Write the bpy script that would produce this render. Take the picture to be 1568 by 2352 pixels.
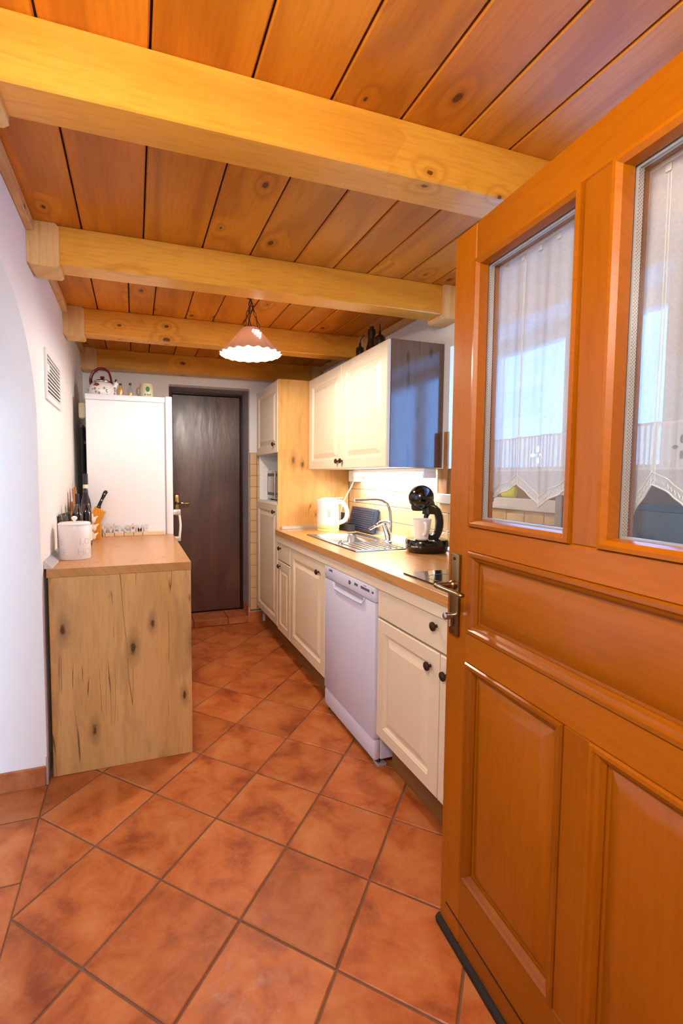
import bpy, bmesh, math, random
from math import sin, cos, pi, radians as R
from mathutils import Vector, Matrix
random.seed(7)
S = bpy.context.scene
COL = S.collection
for o in list(bpy.data.objects): bpy.data.objects.remove(o)

# ------------------------------------------------------------------ camera
cam_d = bpy.data.cameras.new('camera'); cam = bpy.data.objects.new('camera', cam_d); COL.objects.link(cam)
CAM_H, YAW, PIT, ROL = 1.2971, R(18.3024), R(-3.4817), R(0.1656)
cam_d.sensor_fit = 'HORIZONTAL'; cam_d.sensor_width = 36.0
cam_d.lens = 1060.87 / 1568 * 36
cam_d.shift_x = (784 - 661.0) / 1568; cam_d.shift_y = -(1176 - 1156.96) / 1568
cam_d.clip_start = .02
_f0 = Vector((sin(YAW), cos(YAW), 0)); _r = Vector((cos(YAW), -sin(YAW), 0)); _u = Vector((0, 0, 1))
_f = _f0 * cos(PIT) + _u * sin(PIT); _uu = _u * cos(PIT) - _f0 * sin(PIT)
_rr = _r * cos(ROL) + _uu * sin(ROL); _u2 = _uu * cos(ROL) - _r * sin(ROL)
m = Matrix.Identity(4)
for i in range(3): m[i][0] = _rr[i]; m[i][1] = _u2[i]; m[i][2] = -_f[i]
m[0][3], m[1][3], m[2][3] = 0, 0, CAM_H
cam.matrix_world = m
S.camera = cam

# ------------------------------------------------------------------ world, lights, exposure
W = bpy.data.worlds.new('daylight'); S.world = W; W.use_nodes = True
bg = W.node_tree.nodes['Background']; bg.inputs[0].default_value = (.17, .43, 1.0, 1); bg.inputs[1].default_value = 4.4
def lamp(name, typ, loc, power, col, rot=(0, 0, 0), **k):
    l = bpy.data.lights.new(name, typ); l.energy = power; l.color = col
    for a, v in k.items(): setattr(l, a, v)
    o = bpy.data.objects.new(name, l); o.location = loc; o.rotation_euler = rot; COL.objects.link(o); return o
lamp('assumed_entrance_fill', 'POINT', (-.20, .15, 1.90), 24, (1, .97, .90), shadow_soft_size=.12)  # assumed unseen lamp, no fixture, added as fill for the beam fronts
lamp('jamb_daylight_fill', 'POINT', (-1.2, -.6, 1.9), 115, (.60, .80, 1.0), shadow_soft_size=.2)  # added unseen cool fill, stands in for daylight on the arch jamb
S.view_settings.view_transform = 'Standard'; S.view_settings.look = 'None'
S.view_settings.exposure = .95; S.view_settings.gamma = 1; S.view_settings.use_curve_mapping = False

# ------------------------------------------------------------------ materials
def lin(h):
    h = h.lstrip('#'); v = [int(h[i:i+2], 16) / 255 for i in (0, 2, 4)]
    return tuple((x / 12.92 if x <= .04045 else ((x + .055) / 1.055) ** 2.4) for x in v) + (1,)
class N:
    """small node-tree helper"""
    def __init__(s, name):
        s.m = bpy.data.materials.new(name); s.m.use_nodes = True; s.t = s.m.node_tree
        s.b = s.t.nodes['Principled BSDF']; s.out = s.t.nodes['Material Output']
    def n(s, typ, **k):
        x = s.t.nodes.new(typ)
        for a, v in k.items(): setattr(x, a, v)
        return x
    def link(s, a, b): s.t.links.new(a, b)
    def put(s, sock, v):
        if hasattr(v, 'is_output') or isinstance(v, bpy.types.NodeSocket): s.link(v, sock)
        elif v is not None: sock.default_value = v
    def math(s, op, a, b=None, c=None, clamp=False):
        x = s.n('ShaderNodeMath', operation=op, use_clamp=clamp)
        s.put(x.inputs[0], a)
        if b is not None: s.put(x.inputs[1], b)
        if c is not None: s.put(x.inputs[2], c)
        return x.outputs[0]
    def vmath(s, op, a, b):
        x = s.n('ShaderNodeVectorMath', operation=op); s.put(x.inputs[0], a)
        if op == 'SCALE': s.put(x.inputs[3], b)
        else: s.put(x.inputs[1], b)
        return x.outputs[0]
    def mix(s, f, a, b, bl='MIX'):
        x = s.n('ShaderNodeMix', data_type='RGBA', blend_type=bl)
        s.put(x.inputs[0], f); s.put(x.inputs[6], a); s.put(x.inputs[7], b); return x.outputs[2]
    def noise(s, v, sc, det=4, rough=.5, dist=0):
        x = s.n('ShaderNodeTexNoise'); s.put(x.inputs['Vector'], v)
        x.inputs['Scale'].default_value = sc; x.inputs['Detail'].default_value = det
        x.inputs['Roughness'].default_value = rough; x.inputs['Distortion'].default_value = dist
        return x.outputs[0]
    def voro(s, v, sc, feat='F1'):
        x = s.n('ShaderNodeTexVoronoi', feature=feat); s.put(x.inputs['Vector'], v); x.inputs['Scale'].default_value = sc
        return x
    def ramp(s, f, *stops, interp='LINEAR'):
        x = s.n('ShaderNodeValToRGB'); s.put(x.inputs[0], f); e = x.color_ramp.elements; x.color_ramp.interpolation = interp
        while len(e) < len(stops): e.new(.5)
        for i, (p, c) in enumerate(stops):
            e[i].position = p; e[i].color = c if len(c) == 4 else tuple(c) + (1,)
        return x.outputs[0]
    def mrange(s, v, a, b, c=0, d=1):
        x = s.n('ShaderNodeMapRange'); s.put(x.inputs[0], v)
        for i, q in enumerate((a, b, c, d)): x.inputs[i + 1].default_value = q
        return x.outputs[0]
    def obj(s): return s.n('ShaderNodeTexCoord').outputs['Object']
    def rnd(s): return s.n('ShaderNodeObjectInfo').outputs['Random']
    def robj(s, k=23.0):
        c = s.n('ShaderNodeCombineXYZ'); r = s.math('MULTIPLY', s.rnd(), k)
        for i in range(3): s.link(r, c.inputs[i])
        return s.vmath('ADD', s.obj(), c.outputs[0])
    def bump(s, h, st=.3, d=.002):
        x = s.n('ShaderNodeBump'); x.inputs['Strength'].default_value = st; x.inputs['Distance'].default_value = d
        s.put(x.inputs['Height'], h); s.link(x.outputs[0], s.b.inputs['Normal'])
    def fin(s, col=None, rough=.5, metal=0, coat=0, spec=None, **k):
        if col is not None: s.put(s.b.inputs['Base Color'], col)
        s.put(s.b.inputs['Roughness'], rough); s.put(s.b.inputs['Metallic'], metal)
        if coat: s.b.inputs['Coat Weight'].default_value = coat; s.b.inputs['Coat Roughness'].default_value = .12
        if spec is not None: s.b.inputs['Specular IOR Level'].default_value = spec
        for a, v in k.items(): s.put(s.b.inputs[a.replace('_', ' ')], v)
        return s.m
def plain(name, col, rough=.45, metal=0, var=.04, **k):
    s = N(name); c = lin(col)
    nz = s.noise(s.robj(), 9, 3); d = tuple(x * (1 - var * 3) for x in c[:3]) + (1,)
    return s.fin(s.mix(s.mrange(nz, .3, .7), d, c) if var else c, rough, metal, **k)

def plane2(s, v, axis, ka):
    """(along * ka, across) pair for 2D patterns on boards and beams"""
    sp = s.n('ShaderNodeSeparateXYZ'); s.link(v, sp.inputs[0]); o = dict(zip('XYZ', sp.outputs))
    rest = [o[a] for a in 'XYZ' if a != axis]
    c = s.n('ShaderNodeCombineXYZ'); s.link(s.math('MULTIPLY', o[axis], ka), c.inputs[0]); s.link(s.math('ADD', rest[0], rest[1]), c.inputs[1])
    return c.outputs[0]
def voro2(s, v, sc, feat='F1'):
    x = s.voro(v, sc, feat); x.voronoi_dimensions = '2D'; return x
def wood(name, c1, c2, dark, axis='Y', knot=5.0, rough=.35, ring=55, kprob=.45, coat=0, figure=2.2, ksize=.10, ringmix=.45, grain=.35):
    s = N(name); v = s.robj(31)
    a = plane2(s, v, axis, .10); b = plane2(s, v, axis, .60)
    vo = voro2(s, b, knot); sep = s.n('ShaderNodeSeparateColor'); s.link(vo.outputs['Color'], sep.inputs[0])
    on = s.math('LESS_THAN', sep.outputs[0], kprob)
    wob = s.noise(v, 60, 2); d = s.math('ADD', vo.outputs['Distance'], s.mrange(wob, 0, 1, -.018, .018))
    ks = s.math('MULTIPLY', s.mrange(sep.outputs[1], 0, 1, .35, 1.0), ksize)
    infl = s.math('MULTIPLY', s.math('DIVIDE', .010, s.math('ADD', s.math('POWER', s.math('ABSOLUTE', d), 2.0), .03)), on)
    fig = s.noise(a, figure, 3, .45, .3)
    ph = s.math('MULTIPLY', s.math('ADD', fig, infl), ring)
    rg = s.math('POWER', s.mrange(s.math('SINE', ph), -1, 1), 2.4)
    fine = s.noise(a, 90, 5, .6); blot = s.noise(b, 2.2, 2)
    base = s.mix(s.mrange(blot, .3, .7), lin(c1), lin(c2))
    base = s.mix(s.math('MULTIPLY', rg, ringmix), base, s.mix(.55, lin(c2), lin(dark)))
    base = s.mix(s.mrange(fine, .45, .75, 0, grain), base, lin(dark))
    base = s.vmath('SCALE', base, s.mrange(s.rnd(), 0, 1, .84, 1.08))
    halo = s.math('MULTIPLY', s.mrange(s.math('DIVIDE', d, ks), 1.0, 3.0, 1, 0), on)
    base = s.mix(s.math('MULTIPLY', halo, .28), base, lin(dark))
    kn = s.math('MULTIPLY', s.mrange(s.math('DIVIDE', d, ks), .75, 1.1, 1, 0), on)
    dk = lin(dark); base = s.mix(s.math('MULTIPLY', kn, .9), base, (dk[0] * .25, dk[1] * .22, dk[2] * .25, 1))
    s.bump(s.math('ADD', rg, fine), .10, .0012)
    return s.fin(base, rough, coat=coat, spec=.35)

def oak(name, axis='Z', c1='#d2a268', c2='#bd8a50', dark='#6f4a26', rough=.42, cracks=1.0, smoke=.55, coat=0):
    s = N(name); v = s.robj(17)
    a = plane2(s, v, axis, .08); b = plane2(s, v, axis, .38); c = plane2(s, v, axis, .16)
    n1 = s.noise(a, 6, 4, .5, .4); fine = s.noise(a, 110, 5, .65)
    base = s.mix(s.mrange(n1, .32, .68), lin(c1), lin(c2))
    rg = s.math('POWER', s.mrange(s.math('SINE', s.math('MULTIPLY', s.noise(a, 3.0, 2, .4, .5), 70)), -1, 1), 3)
    base = s.mix(s.math('MULTIPLY', rg, .16), base, lin(dark))
    base = s.mix(s.mrange(fine, .46, .72, 0, .28), base, lin(dark))
    sm = s.noise(b, 4.5, 3, .55, .9)
    base = s.mix(s.mrange(sm, .56, .74, 0, smoke), base, lin('#7a5c42'))
    e = plane2(s, v, axis, .05); nl = s.noise(e, 7.0, 3, .55, .3)
    cut = s.mrange(s.noise(b, 8, 2), .50, .56)
    ln = s.math('MULTIPLY', s.mrange(s.math('ABSOLUTE', s.math('SUBTRACT', nl, .5)), .0015, .006, 1, 0), cut)
    base = s.mix(s.math('MULTIPLY', ln, .8 * cracks), base, lin('#3c2210'))
    vk = voro2(s, b, 7.5); sep = s.n('ShaderNodeSeparateColor'); s.link(vk.outputs['Color'], sep.inputs[0])
    on = s.math('LESS_THAN', sep.outputs[0], .46)
    d = s.math('ADD', vk.outputs['Distance'], s.mrange(s.noise(v, 55, 3), 0, 1, -.06, .06)); ks = s.mrange(sep.outputs[1], 0, 1, .02, .10)
    halo = s.math('MULTIPLY', s.mrange(s.math('DIVIDE', d, ks), 1, 3.4, 1, 0), on); base = s.mix(s.math('MULTIPLY', halo, .5 * cracks), base, lin('#6a4a30'))
    kn = s.math('MULTIPLY', s.mrange(s.math('DIVIDE', d, ks), .5, 1.1, 1, 0), on)
    base = s.mix(s.math('MULTIPLY', kn, .85 * cracks), base, lin('#33200f'))
    s.bump(fine, .06, .001)
    return s.fin(base, rough, coat=coat)

def terracotta(name, a='#b9652e', b='#8f4214', c='#c98048'):
    s = N(name); v = s.robj(40)
    n = s.noise(v, 7, 5, .6, .4); n2 = s.noise(v, 22, 4, .65)
    base = s.ramp(n, (.30, lin(b)), (.5, lin(a)), (.70, lin(c)))
    base = s.mix(s.mrange(n2, .52, .75, 0, .45), base, lin(c))
    base = s.mix(s.mrange(n2, .25, .42, .4, 0), base, lin(b))
    base = s.vmath('SCALE', base, s.mrange(s.rnd(), 0, 1, .86, 1.08))
    s.bump(s.math('ADD', s.math('MULTIPLY', n2, .5), n), .35, .004)
    return s.fin(base, s.mrange(n2, .3, .7, .34, .55), spec=.45)

M = {}
M['plaster'] = (lambda s: (s.bump(s.noise(s.obj(), 26, 5, .6), .18, .004), s.fin(s.mix(s.noise(s.obj(), 3, 3), lin('#f1eeec'), lin('#f5f3f1')), .85))[1])(N('white_plaster'))
M['beam'] = wood('beam_pine', '#f4b244', '#eba032', '#b86c18', 'X', 6.0, .36, 46, .30, .15, 2.2, .095)
M['plank'] = wood('ceiling_pine', '#dc8c22', '#cc7716', '#904c0a', 'Y', 6.5, .42, 34, .28, 0, 3.0, .085, .62)
M['seam'] = plain('plank_seam', '#2a1306', .9, var=0)
M['rawpine'] = wood('raw_pine', '#f0c88c', '#e6b878', '#c48c48', 'Z', 3, .6, 60, .05, 0, 5.0)
M['rawpine_y'] = wood('raw_pine_strip', '#e8bd82', '#daa868', '#b27c3e', 'Y', 7, .6, 40, .3, 0, 4.0)
DOORC = ('#a65c03', '#985001', '#6c3401')
M['door'] = wood('door_pine_upright', *DOORC, 'Z', 3.2, .28, 20, .15, .12, 2.4, .07, .22, .25)
M['door_h'] = wood('door_pine_across', *DOORC, 'X', 3.2, .28, 20, .10, .12, 2.4, .06, .22, .25)
M['oak'] = oak('oak_laminate', 'Z', '#dcae70', '#cf9c5a', '#8a5e30'); M['oak_top'] = oak('oak_worktop', 'Y', '#cc965a', '#bd8648', '#855a2c', .28, .3, .2)
M['oak_tall'] = oak('oak_side_panel', 'Z', '#e2b06a', '#d49f56', '#8c6030', .45, .8, .3)
M['oak_dark'] = oak('oak_wall_unit_side', 'Z', '#6f4f3a', '#5e4232', '#3c2618', .13, .9, .3, .9)
M['plinthwood'] = oak('plinth_oak', 'Y', '#8f6335', '#7a5029', '#4b2f16', .5, .3, .2)
M['terra'] = terracotta('terracotta_tile'); M['grout'] = plain('grout', '#7d5f49', .95)
M['skirt'] = terracotta('terracotta_skirting', '#bd6f3f', '#a3552b', '#cf905f')
M['cream'] = plain('cream_lacquer', '#e6d6bb', .34, var=.01, spec=.4)
M['whitelam'] = plain('white_laminate', '#f1efec', .4, var=.01)
M['fridge'] = plain('fridge_enamel', '#eef1f8', .3, var=.005)
M['dw'] = plain('dishwasher_enamel', '#d6d8ec', .32, var=.005)
M['dwgrey'] = plain('grey_print', '#5d5f6a', .5, var=0)
M['black'] = plain('black_gloss_plastic', '#08080b', .12, var=0, coat=.5)
M['blackm'] = plain('black_matt_plastic', '#121114', .5, var=.02)
M['glassblack'] = plain('black_glass', '#040406', .04, var=0, coat=1)
M['steel'] = plain('brushed_steel', '#c9ccd0', .22, 1, var=.03)
M['chrome'] = plain('chrome', '#dfe3e8', .08, 1, var=0)
M['alu'] = plain('aluminium_strip', '#d9d9dc', .35, .6, var=.02)
M['bronze'] = plain('dark_bronze', '#4a3328', .35, .7, var=.05)
M['brassold'] = plain('nickel_brass', '#96805a', .30, 1, var=.04)
M['brass'] = plain('polished_brass', '#e3c078', .2, 1, var=.02)
M['greyframe'] = plain('grey_door_frame_paint', '#a9a2a6', .5, var=.03)
M['darkframe'] = plain('dark_brown_frame', '#2b1712', .35, var=.04)
M['white'] = plain('white_gloss', '#eceae8', .25, var=.0)
M['whitem'] = plain('white_matt', '#eeece8', .6, var=.01)
M['lime'] = plain('pale_lime_plastic', '#dfe59a', .35, var=0)
M['navy'] = plain('navy_plastic', '#27344d', .42, var=.04)
M['charcoal'] = plain('charcoal_plastic', '#20262c', .5, var=.04)
M['cord'] = plain('white_cord', '#e9e6e0', .5, var=0)
M['walltile'] = plain('beige_wall_tile', '#e2c394', .22, var=.03)
M['wallgrout'] = plain('tile_grout', '#8a6a48', .9, var=.02)
M['maroon'] = plain('maroon_enamel', '#6d1230', .25, var=.02)
M['silver'] = plain('silver_trim', '#c8c8c8', .2, 1, var=0)
M['burg'] = plain('wine_bottle_glass', '#150a10', .06, var=0, coat=1)
M['amber'] = plain('amber_spirit', '#d9a23a', .08, var=.04, coat=1)
M['cap'] = plain('dark_cap', '#2a2130', .4, var=0)
M['beige'] = plain('beige_stoneware', '#d8ccae', .4, var=.04)
M['green'] = plain('green_print', '#1f7a3a', .4, var=0)
M['block'] = wood('knife_block_wood', '#f0a83c', '#e59a2c', '#b87018', 'Z', 4, .4, 30, .05)
M['boardwood'] = wood('chopping_board_wood', '#b9834d', '#a26c38', '#6b4320', 'Z', 4, .5, 34, .05)
M['garlic'] = plain('garlic_skin', '#efe6d8', .6, var=.05)
M['paper'] = plain('cream_paper', '#ece9e2', .7, var=.01)
M['slate'] = None
M['letter'] = plain('letter_white', '#d9d5d3', .5, var=0)
M['faint'] = plain('faint_grey_print', '#cbcacf', .5, var=0)
M['signwood'] = plain('pale_birch', '#e6cfae', .5, var=.04)
M['chainm'] = plain('blackened_chain', '#3a2a1c', .4, .6, var=.1)
M['darkgreen'] = plain('dark_green_glass', '#1d1d0e', .25, var=.1)
M['millwood'] = plain('dark_turned_wood', '#2f160b', .35, var=.1)
M['yellow'] = plain('yellow_sponge', '#d9dd2a', .7, var=.03)
M['sillm'] = plain('white_sill', '#e4e2e0', .4, var=.02)
M['ovengrey'] = plain('slate_grey_enamel', '#4a5256', .4, var=.03)
M['ovenblue'] = plain('blue_enamel', '#1d55a8', .35, var=.02)
M['rubber'] = plain('black_rubber', '#1b1512', .6, var=.03)

def make_special():
    # dark stained far door: uneven glossy stain
    s = N('dark_stained_door'); v = s.obj()
    mp = s.n('ShaderNodeMapping'); s.link(v, mp.inputs[0]); mp.inputs['Scale'].default_value = (1, 1, .3)
    n = s.noise(mp.outputs[0], 4.5, 4, .55, .4); n2 = s.noise(mp.outputs[0], 13, 3, .55)
    base = s.ramp(n, (.3, lin('#3a1d18')), (.52, lin('#55332a')), (.74, lin('#7d5138')))
    s.bump(n2, .38, .008)
    M['darkdoor'] = s.fin(base, s.mrange(n2, .3, .7, .30, .42), spec=1.0, IOR=1.6)
    # slate with chalk drawing
    s = N('slate_board'); n = s.noise(s.obj(), 30, 4, .7, 1.5)
    M['slate'] = s.fin(s.mix(s.mrange(n, .52, .60), lin('#3c3936'), lin('#8e8778')), .6)
    # floral enamel: white with small coloured motifs
    s = N('floral_enamel'); vo = s.voro(s.obj(), 42); sep = s.n('ShaderNodeSeparateColor'); s.link(vo.outputs['Color'], sep.inputs[0])
    col = s.ramp(sep.outputs[1], (0, lin('#8a2a48')), (.35, lin('#5d7a4a')), (.7, lin('#4a4f78')), interp='CONSTANT')
    on = s.math('MULTIPLY', s.math('LESS_THAN', vo.outputs['Distance'], .36), s.math('LESS_THAN', sep.outputs[0], .55))
    M['floral'] = s.fin(s.mix(s.math('MULTIPLY', on, .75), lin('#f3f0ec'), col), .18)
    # clear glass: transparent with fresnel sheen
    for nm, tint, rg, k in (('pane_glass', (.97, .98, .98, 1), .02, 1.0), ('clear_glass', (.93, .95, .97, 1), .05, 1.6)):
        s = N(nm); t = s.n('ShaderNodeBsdfTransparent'); t.inputs[0].default_value = tint
        g = s.n('ShaderNodeBsdfGlossy'); g.inputs['Roughness'].default_value = rg
        fr = s.n('ShaderNodeLayerWeight'); fr.inputs[0].default_value = .5
        f5 = s.math('MULTIPLY_ADD', s.math('POWER', fr.outputs['Facing'], 5), .9, .04)
        mx = s.n('ShaderNodeMixShader'); s.link(s.math('MULTIPLY', f5, k, clamp=True), mx.inputs[0])
        s.link(t.outputs[0], mx.inputs[1]); s.link(g.outputs[0], mx.inputs[2]); s.link(mx.outputs[0], s.out.inputs[0]); M[nm] = s.m
    # sheer curtain cloth; local x across, local z up
    s = N('sheer_curtain'); v = s.obj(); sp = s.n('ShaderNodeSeparateXYZ'); s.link(v, sp.inputs[0]); x, z = sp.outputs[0], sp.outputs[2]
    band = s.math('MULTIPLY', s.math('GREATER_THAN', z, 1.311), s.math('LESS_THAN', z, 1.388))
    stripe = s.math('GREATER_THAN', s.math('SINE', s.math('MULTIPLY', x, 2 * pi / .0085)), .1)
    a = s.math('ADD', .80, s.math('MULTIPLY', band, s.math('ADD', s.math('MULTIPLY', stripe, .35), .08)))
    for zz in (1.311, 1.388):
        a = s.math('ADD', a, s.math('MULTIPLY', s.math('LESS_THAN', s.math('ABSOLUTE', s.math('SUBTRACT', z, zz)), .0022), .5))
    weave = s.noise(v, 260, 2); a = s.math('ADD', a, s.mrange(weave, .3, .7, -.04, .06), clamp=True)
    hole = None
    for fx in (.231, .544, .70):
        for dx, dz, rx, rz in ((.013, 0, .007, .0035), (-.013, 0, .007, .0035), (0, .013, .0032, .007), (0, -.013, .0032, .007)):
            e = s.math('ADD', s.math('POWER', s.math('DIVIDE', s.math('SUBTRACT', x, fx + dx), rx), 2), s.math('POWER', s.math('DIVIDE', s.math('SUBTRACT', z, 1.346 + dz), rz), 2))
            h = s.math('LESS_THAN', e, 1.0); hole = h if hole is None else s.math('MAXIMUM', hole, h)
    a = s.math('MULTIPLY', a, s.math('SUBTRACT', 1, hole))
    df = s.n('ShaderNodeBsdfDiffuse'); df.inputs[0].default_value = (.9, .9, .9, 1)
    tl = s.n('ShaderNodeBsdfTranslucent'); tl.inputs[0].default_value = (.9, .9, .9, 1)
    m1 = s.n('ShaderNodeMixShader'); m1.inputs[0].default_value = .5; s.link(df.outputs[0], m1.inputs[1]); s.link(tl.outputs[0], m1.inputs[2])
    tr = s.n('ShaderNodeBsdfTransparent'); m2 = s.n('ShaderNodeMixShader')
    s.link(a, m2.inputs[0]); s.link(tr.outputs[0], m2.inputs[1]); s.link(m1.outputs[0], m2.inputs[2]); s.link(m2.outputs[0], s.out.inputs[0]); M['sheer'] = s.m
    # dotted aluminium spacer inside the double glazing
    s = N('dotted_spacer'); sp = s.n('ShaderNodeSeparateXYZ'); s.link(s.obj(), sp.inputs[0])
    d1 = s.math('SINE', s.math('MULTIPLY', sp.outputs[2], 2 * pi / .006)); d2 = s.math('SINE', s.math('MULTIPLY', sp.outputs[1], 2 * pi / .006))
    M['spacer'] = s.fin(s.mix(s.mrange(s.math('MULTIPLY', d1, d2), .1, .4, 0, .8), lin('#c9c7c4'), lin('#6d6862')), .4, .5)
    for nm, c, e in (('bulb', (1, .83, .55, 1), 60), ('tube_light', (1, .96, .88, 1), 7)):
        s = N(nm); s.fin((1, 1, 1, 1), .5, Emission_Color=c, Emission_Strength=float(e)); M[nm] = s.m
    # thin ceramic lamp shade
    s = N('pale_ceramic'); s.fin(s.mix(s.noise(s.obj(), 20), lin('#cfa98c'), lin('#dcbca0')), .35)
    tl = s.n('ShaderNodeBsdfTranslucent'); tl.inputs[0].default_value = (.8, .5, .35, 1); mx = s.n('ShaderNodeMixShader'); mx.inputs[0].default_value = .08
    s.link(s.b.outputs[0], mx.inputs[1]); s.link(tl.outputs[0], mx.inputs[2]); s.link(mx.outputs[0], s.out.inputs[0]); M['ceramic'] = s.m
make_special()

# ------------------------------------------------------------------ geometry helpers
class G:
    def __init__(s): s.b = bmesh.new()
    def box(s, x0, x1, y0, y1, z0, z1, bev=0, seg=1):
        t = bmesh.new(); bmesh.ops.create_cube(t, size=1)
        for v in t.verts: v.co = ((x0 + x1) / 2 + v.co.x * (x1 - x0), (y0 + y1) / 2 + v.co.y * (y1 - y0), (z0 + z1) / 2 + v.co.z * (z1 - z0))
        if bev: bmesh.ops.bevel(t, geom=t.edges[:], offset=bev, segments=seg, profile=.5, affect='EDGES')
        return s.add(t)
    def add(s, t, mat=None):
        if mat is not None: bmesh.ops.transform(t, matrix=mat, verts=t.verts)
        vm = {v: s.b.verts.new(v.co) for v in t.verts}
        for f in t.faces:
            try: s.b.faces.new([vm[v] for v in f.verts])
            except ValueError: pass
        t.free(); return s
    def loops(s, rings, cap0=True, cap1=True, closed=True):
        vs = [[s.b.verts.new(p) for p in r] for r in rings]
        n = len(vs[0])
        for a, b in zip(vs, vs[1:]):
            for i in range(n if closed else n - 1):
                j = (i + 1) % n
                s.b.faces.new((a[i], a[j], b[j], b[i]))
        if cap0: s.b.faces.new(vs[0][::-1])
        if cap1: s.b.faces.new(vs[-1])
        return s
    def lathe(s, prof, c=(0, 0, 0), seg=24, sx=1, sy=1, axis='Z', caps=(True, True), wob=None):
        rings = []
        for r, h in prof:
            ring = []
            for i in range(seg):
                a = 2 * pi * i / seg; rr = max(r, 1e-4) * (wob(a, h) if wob else 1)
                p = (rr * cos(a) * sx, rr * sin(a) * sy, h)
                if axis == 'X': p = (p[2], p[0], p[1])
                if axis == 'Y': p = (p[1], p[2], p[0])
                ring.append((c[0] + p[0], c[1] + p[1], c[2] + p[2]))
            rings.append(ring)
        return s.loops(rings, *caps)
    def tube(s, pts, r, seg=8, closed=False, flat=1.0):
        pts = [Vector(p) for p in pts]; n = len(pts); rings = []
        rs = r if isinstance(r, (list, tuple)) else [r] * n
        up = Vector((0, 0, 1)); prev = None
        for i, p in enumerate(pts):
            if closed: d = pts[(i + 1) % n] - pts[i - 1]
            else: d = pts[min(i + 1, n - 1)] - pts[max(i - 1, 0)]
            d.normalize()
            if prev is None:
                a = d.cross(up)
                if a.length < .1: a = d.cross(Vector((1, 0, 0)))
            else: a = prev - d * prev.dot(d)
            a.normalize(); prev = a; b = d.cross(a)
            rings.append([p + a * rs[i] * cos(2 * pi * k / seg) + b * rs[i] * flat * sin(2 * pi * k / seg) for k in range(seg)])
        if closed: rings.append(rings[0]); return s.loops(rings, False, False)
        return s.loops(rings)
    def prism(s, poly, h0, h1, axis='Z', inset=0, drop=0):
        def P(p, h): return {'Z': (p[0], p[1], h), 'Y': (p[0], h, p[1]), 'X': (h, p[0], p[1])}[axis]
        rings = [[P(p, h0) for p in poly]]
        if inset:
            cx = sum(p[0] for p in poly) / len(poly); cy = sum(p[1] for p in poly) / len(poly)
            rings.append([P(p, h1 - drop) for p in poly]); rings.append([P(p, h1) for p in shrink(poly, inset)])
        else: rings.append([P(p, h1) for p in poly])
        return s.loops(rings)
    def xf(s, mat): bmesh.ops.transform(s.b, matrix=mat, verts=s.b.verts); return s
    def obj(s, name, mat, parent=None, smooth=35, world=True, loc=None, label=None, kind=None):
        off = Vector((0, 0, 0))
        if parent is not None and world:
            p = parent
            while p: off += Vector(p.location); p = p.parent
        if loc is not None: off = off + Vector(loc) if False else off
        bmesh.ops.remove_doubles(s.b, verts=s.b.verts, dist=1e-6)
        bmesh.ops.recalc_face_normals(s.b, faces=s.b.faces)
        if off.length: bmesh.ops.translate(s.b, vec=-off, verts=s.b.verts)
        me = bpy.data.meshes.new(name); s.b.to_mesh(me); s.b.free()
        if smooth:
            me.shade_smooth(); me.set_sharp_from_angle(angle=R(smooth))
        me.materials.append(M[mat] if isinstance(mat, str) else mat)
        o = bpy.data.objects.new(name, me); COL.objects.link(o)
        if parent is not None: o.parent = parent
        if loc is not None: o.location = loc
        if label: o['label'] = label
        if kind: o['kind'] = kind
        return o
def shrink(poly, d):
    n = len(poly); out = []
    ar = sum(poly[i][0] * poly[(i + 1) % n][1] - poly[(i + 1) % n][0] * poly[i][1] for i in range(n)); sg = 1 if ar > 0 else -1
    for i in range(n):
        p0, p1, p2 = Vector(poly[i - 1]), Vector(poly[i]), Vector(poly[(i + 1) % n])
        e1 = (p1 - p0).normalized(); e2 = (p2 - p1).normalized()
        n1 = Vector((-e1.y, e1.x)) * sg; n2 = Vector((-e2.y, e2.x)) * sg
        b = n1 + n2; k = b.dot(n1)
        out.append(tuple(p1 + b * (d / max(k, .3))))
    return out
def clip(poly, x0, x1, y0, y1):
    def cut(p, f, inter):
        o = []
        for i in range(len(p)):
            a, b = p[i], p[(i + 1) % len(p)]
            if f(a): o.append(a)
            if f(a) != f(b): o.append(inter(a, b))
        return o
    def ix(v): return lambda a, b: (v, a[1] + (b[1] - a[1]) * (v - a[0]) / (b[0] - a[0]))
    def iy(v): return lambda a, b: (a[0] + (b[0] - a[0]) * (v - a[1]) / (b[1] - a[1]), v)
    for f, i in ((lambda p: p[0] >= x0, ix(x0)), (lambda p: p[0] <= x1, ix(x1)), (lambda p: p[1] >= y0, iy(y0)), (lambda p: p[1] <= y1, iy(y1))):
        if len(poly) < 3: return []
        poly = cut(poly, f, i)
    out = []
    for p in poly:
        if not out or (abs(p[0] - out[-1][0]) + abs(p[1] - out[-1][1])) > .004: out.append(p)
    if len(out) > 2 and abs(out[0][0] - out[-1][0]) + abs(out[0][1] - out[-1][1]) < .004: out.pop()
    if len(out) < 3: return []
    ar = abs(sum(out[i][0] * out[(i + 1) % len(out)][1] - out[(i + 1) % len(out)][0] * out[i][1] for i in range(len(out)))) / 2
    return out if ar > .0006 else []
def thing(name, label, cat, loc=(0, 0, 0), rotz=0, group=None):
    o = bpy.data.objects.new(name, None); o.empty_display_size = .05; COL.objects.link(o)
    o.location = loc; o.rotation_euler = (0, 0, rotz); o['label'] = label; o['category'] = cat
    if group: o['group'] = group
    return o
def tag(o, label, cat, group=None):
    o['label'] = label; o['category'] = cat
    if group: o['group'] = group
    return o
def struct(o, label=None, cat=None):
    o['kind'] = 'structure'
    if label: o['label'] = label
    if cat: o['category'] = cat
    return o
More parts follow.
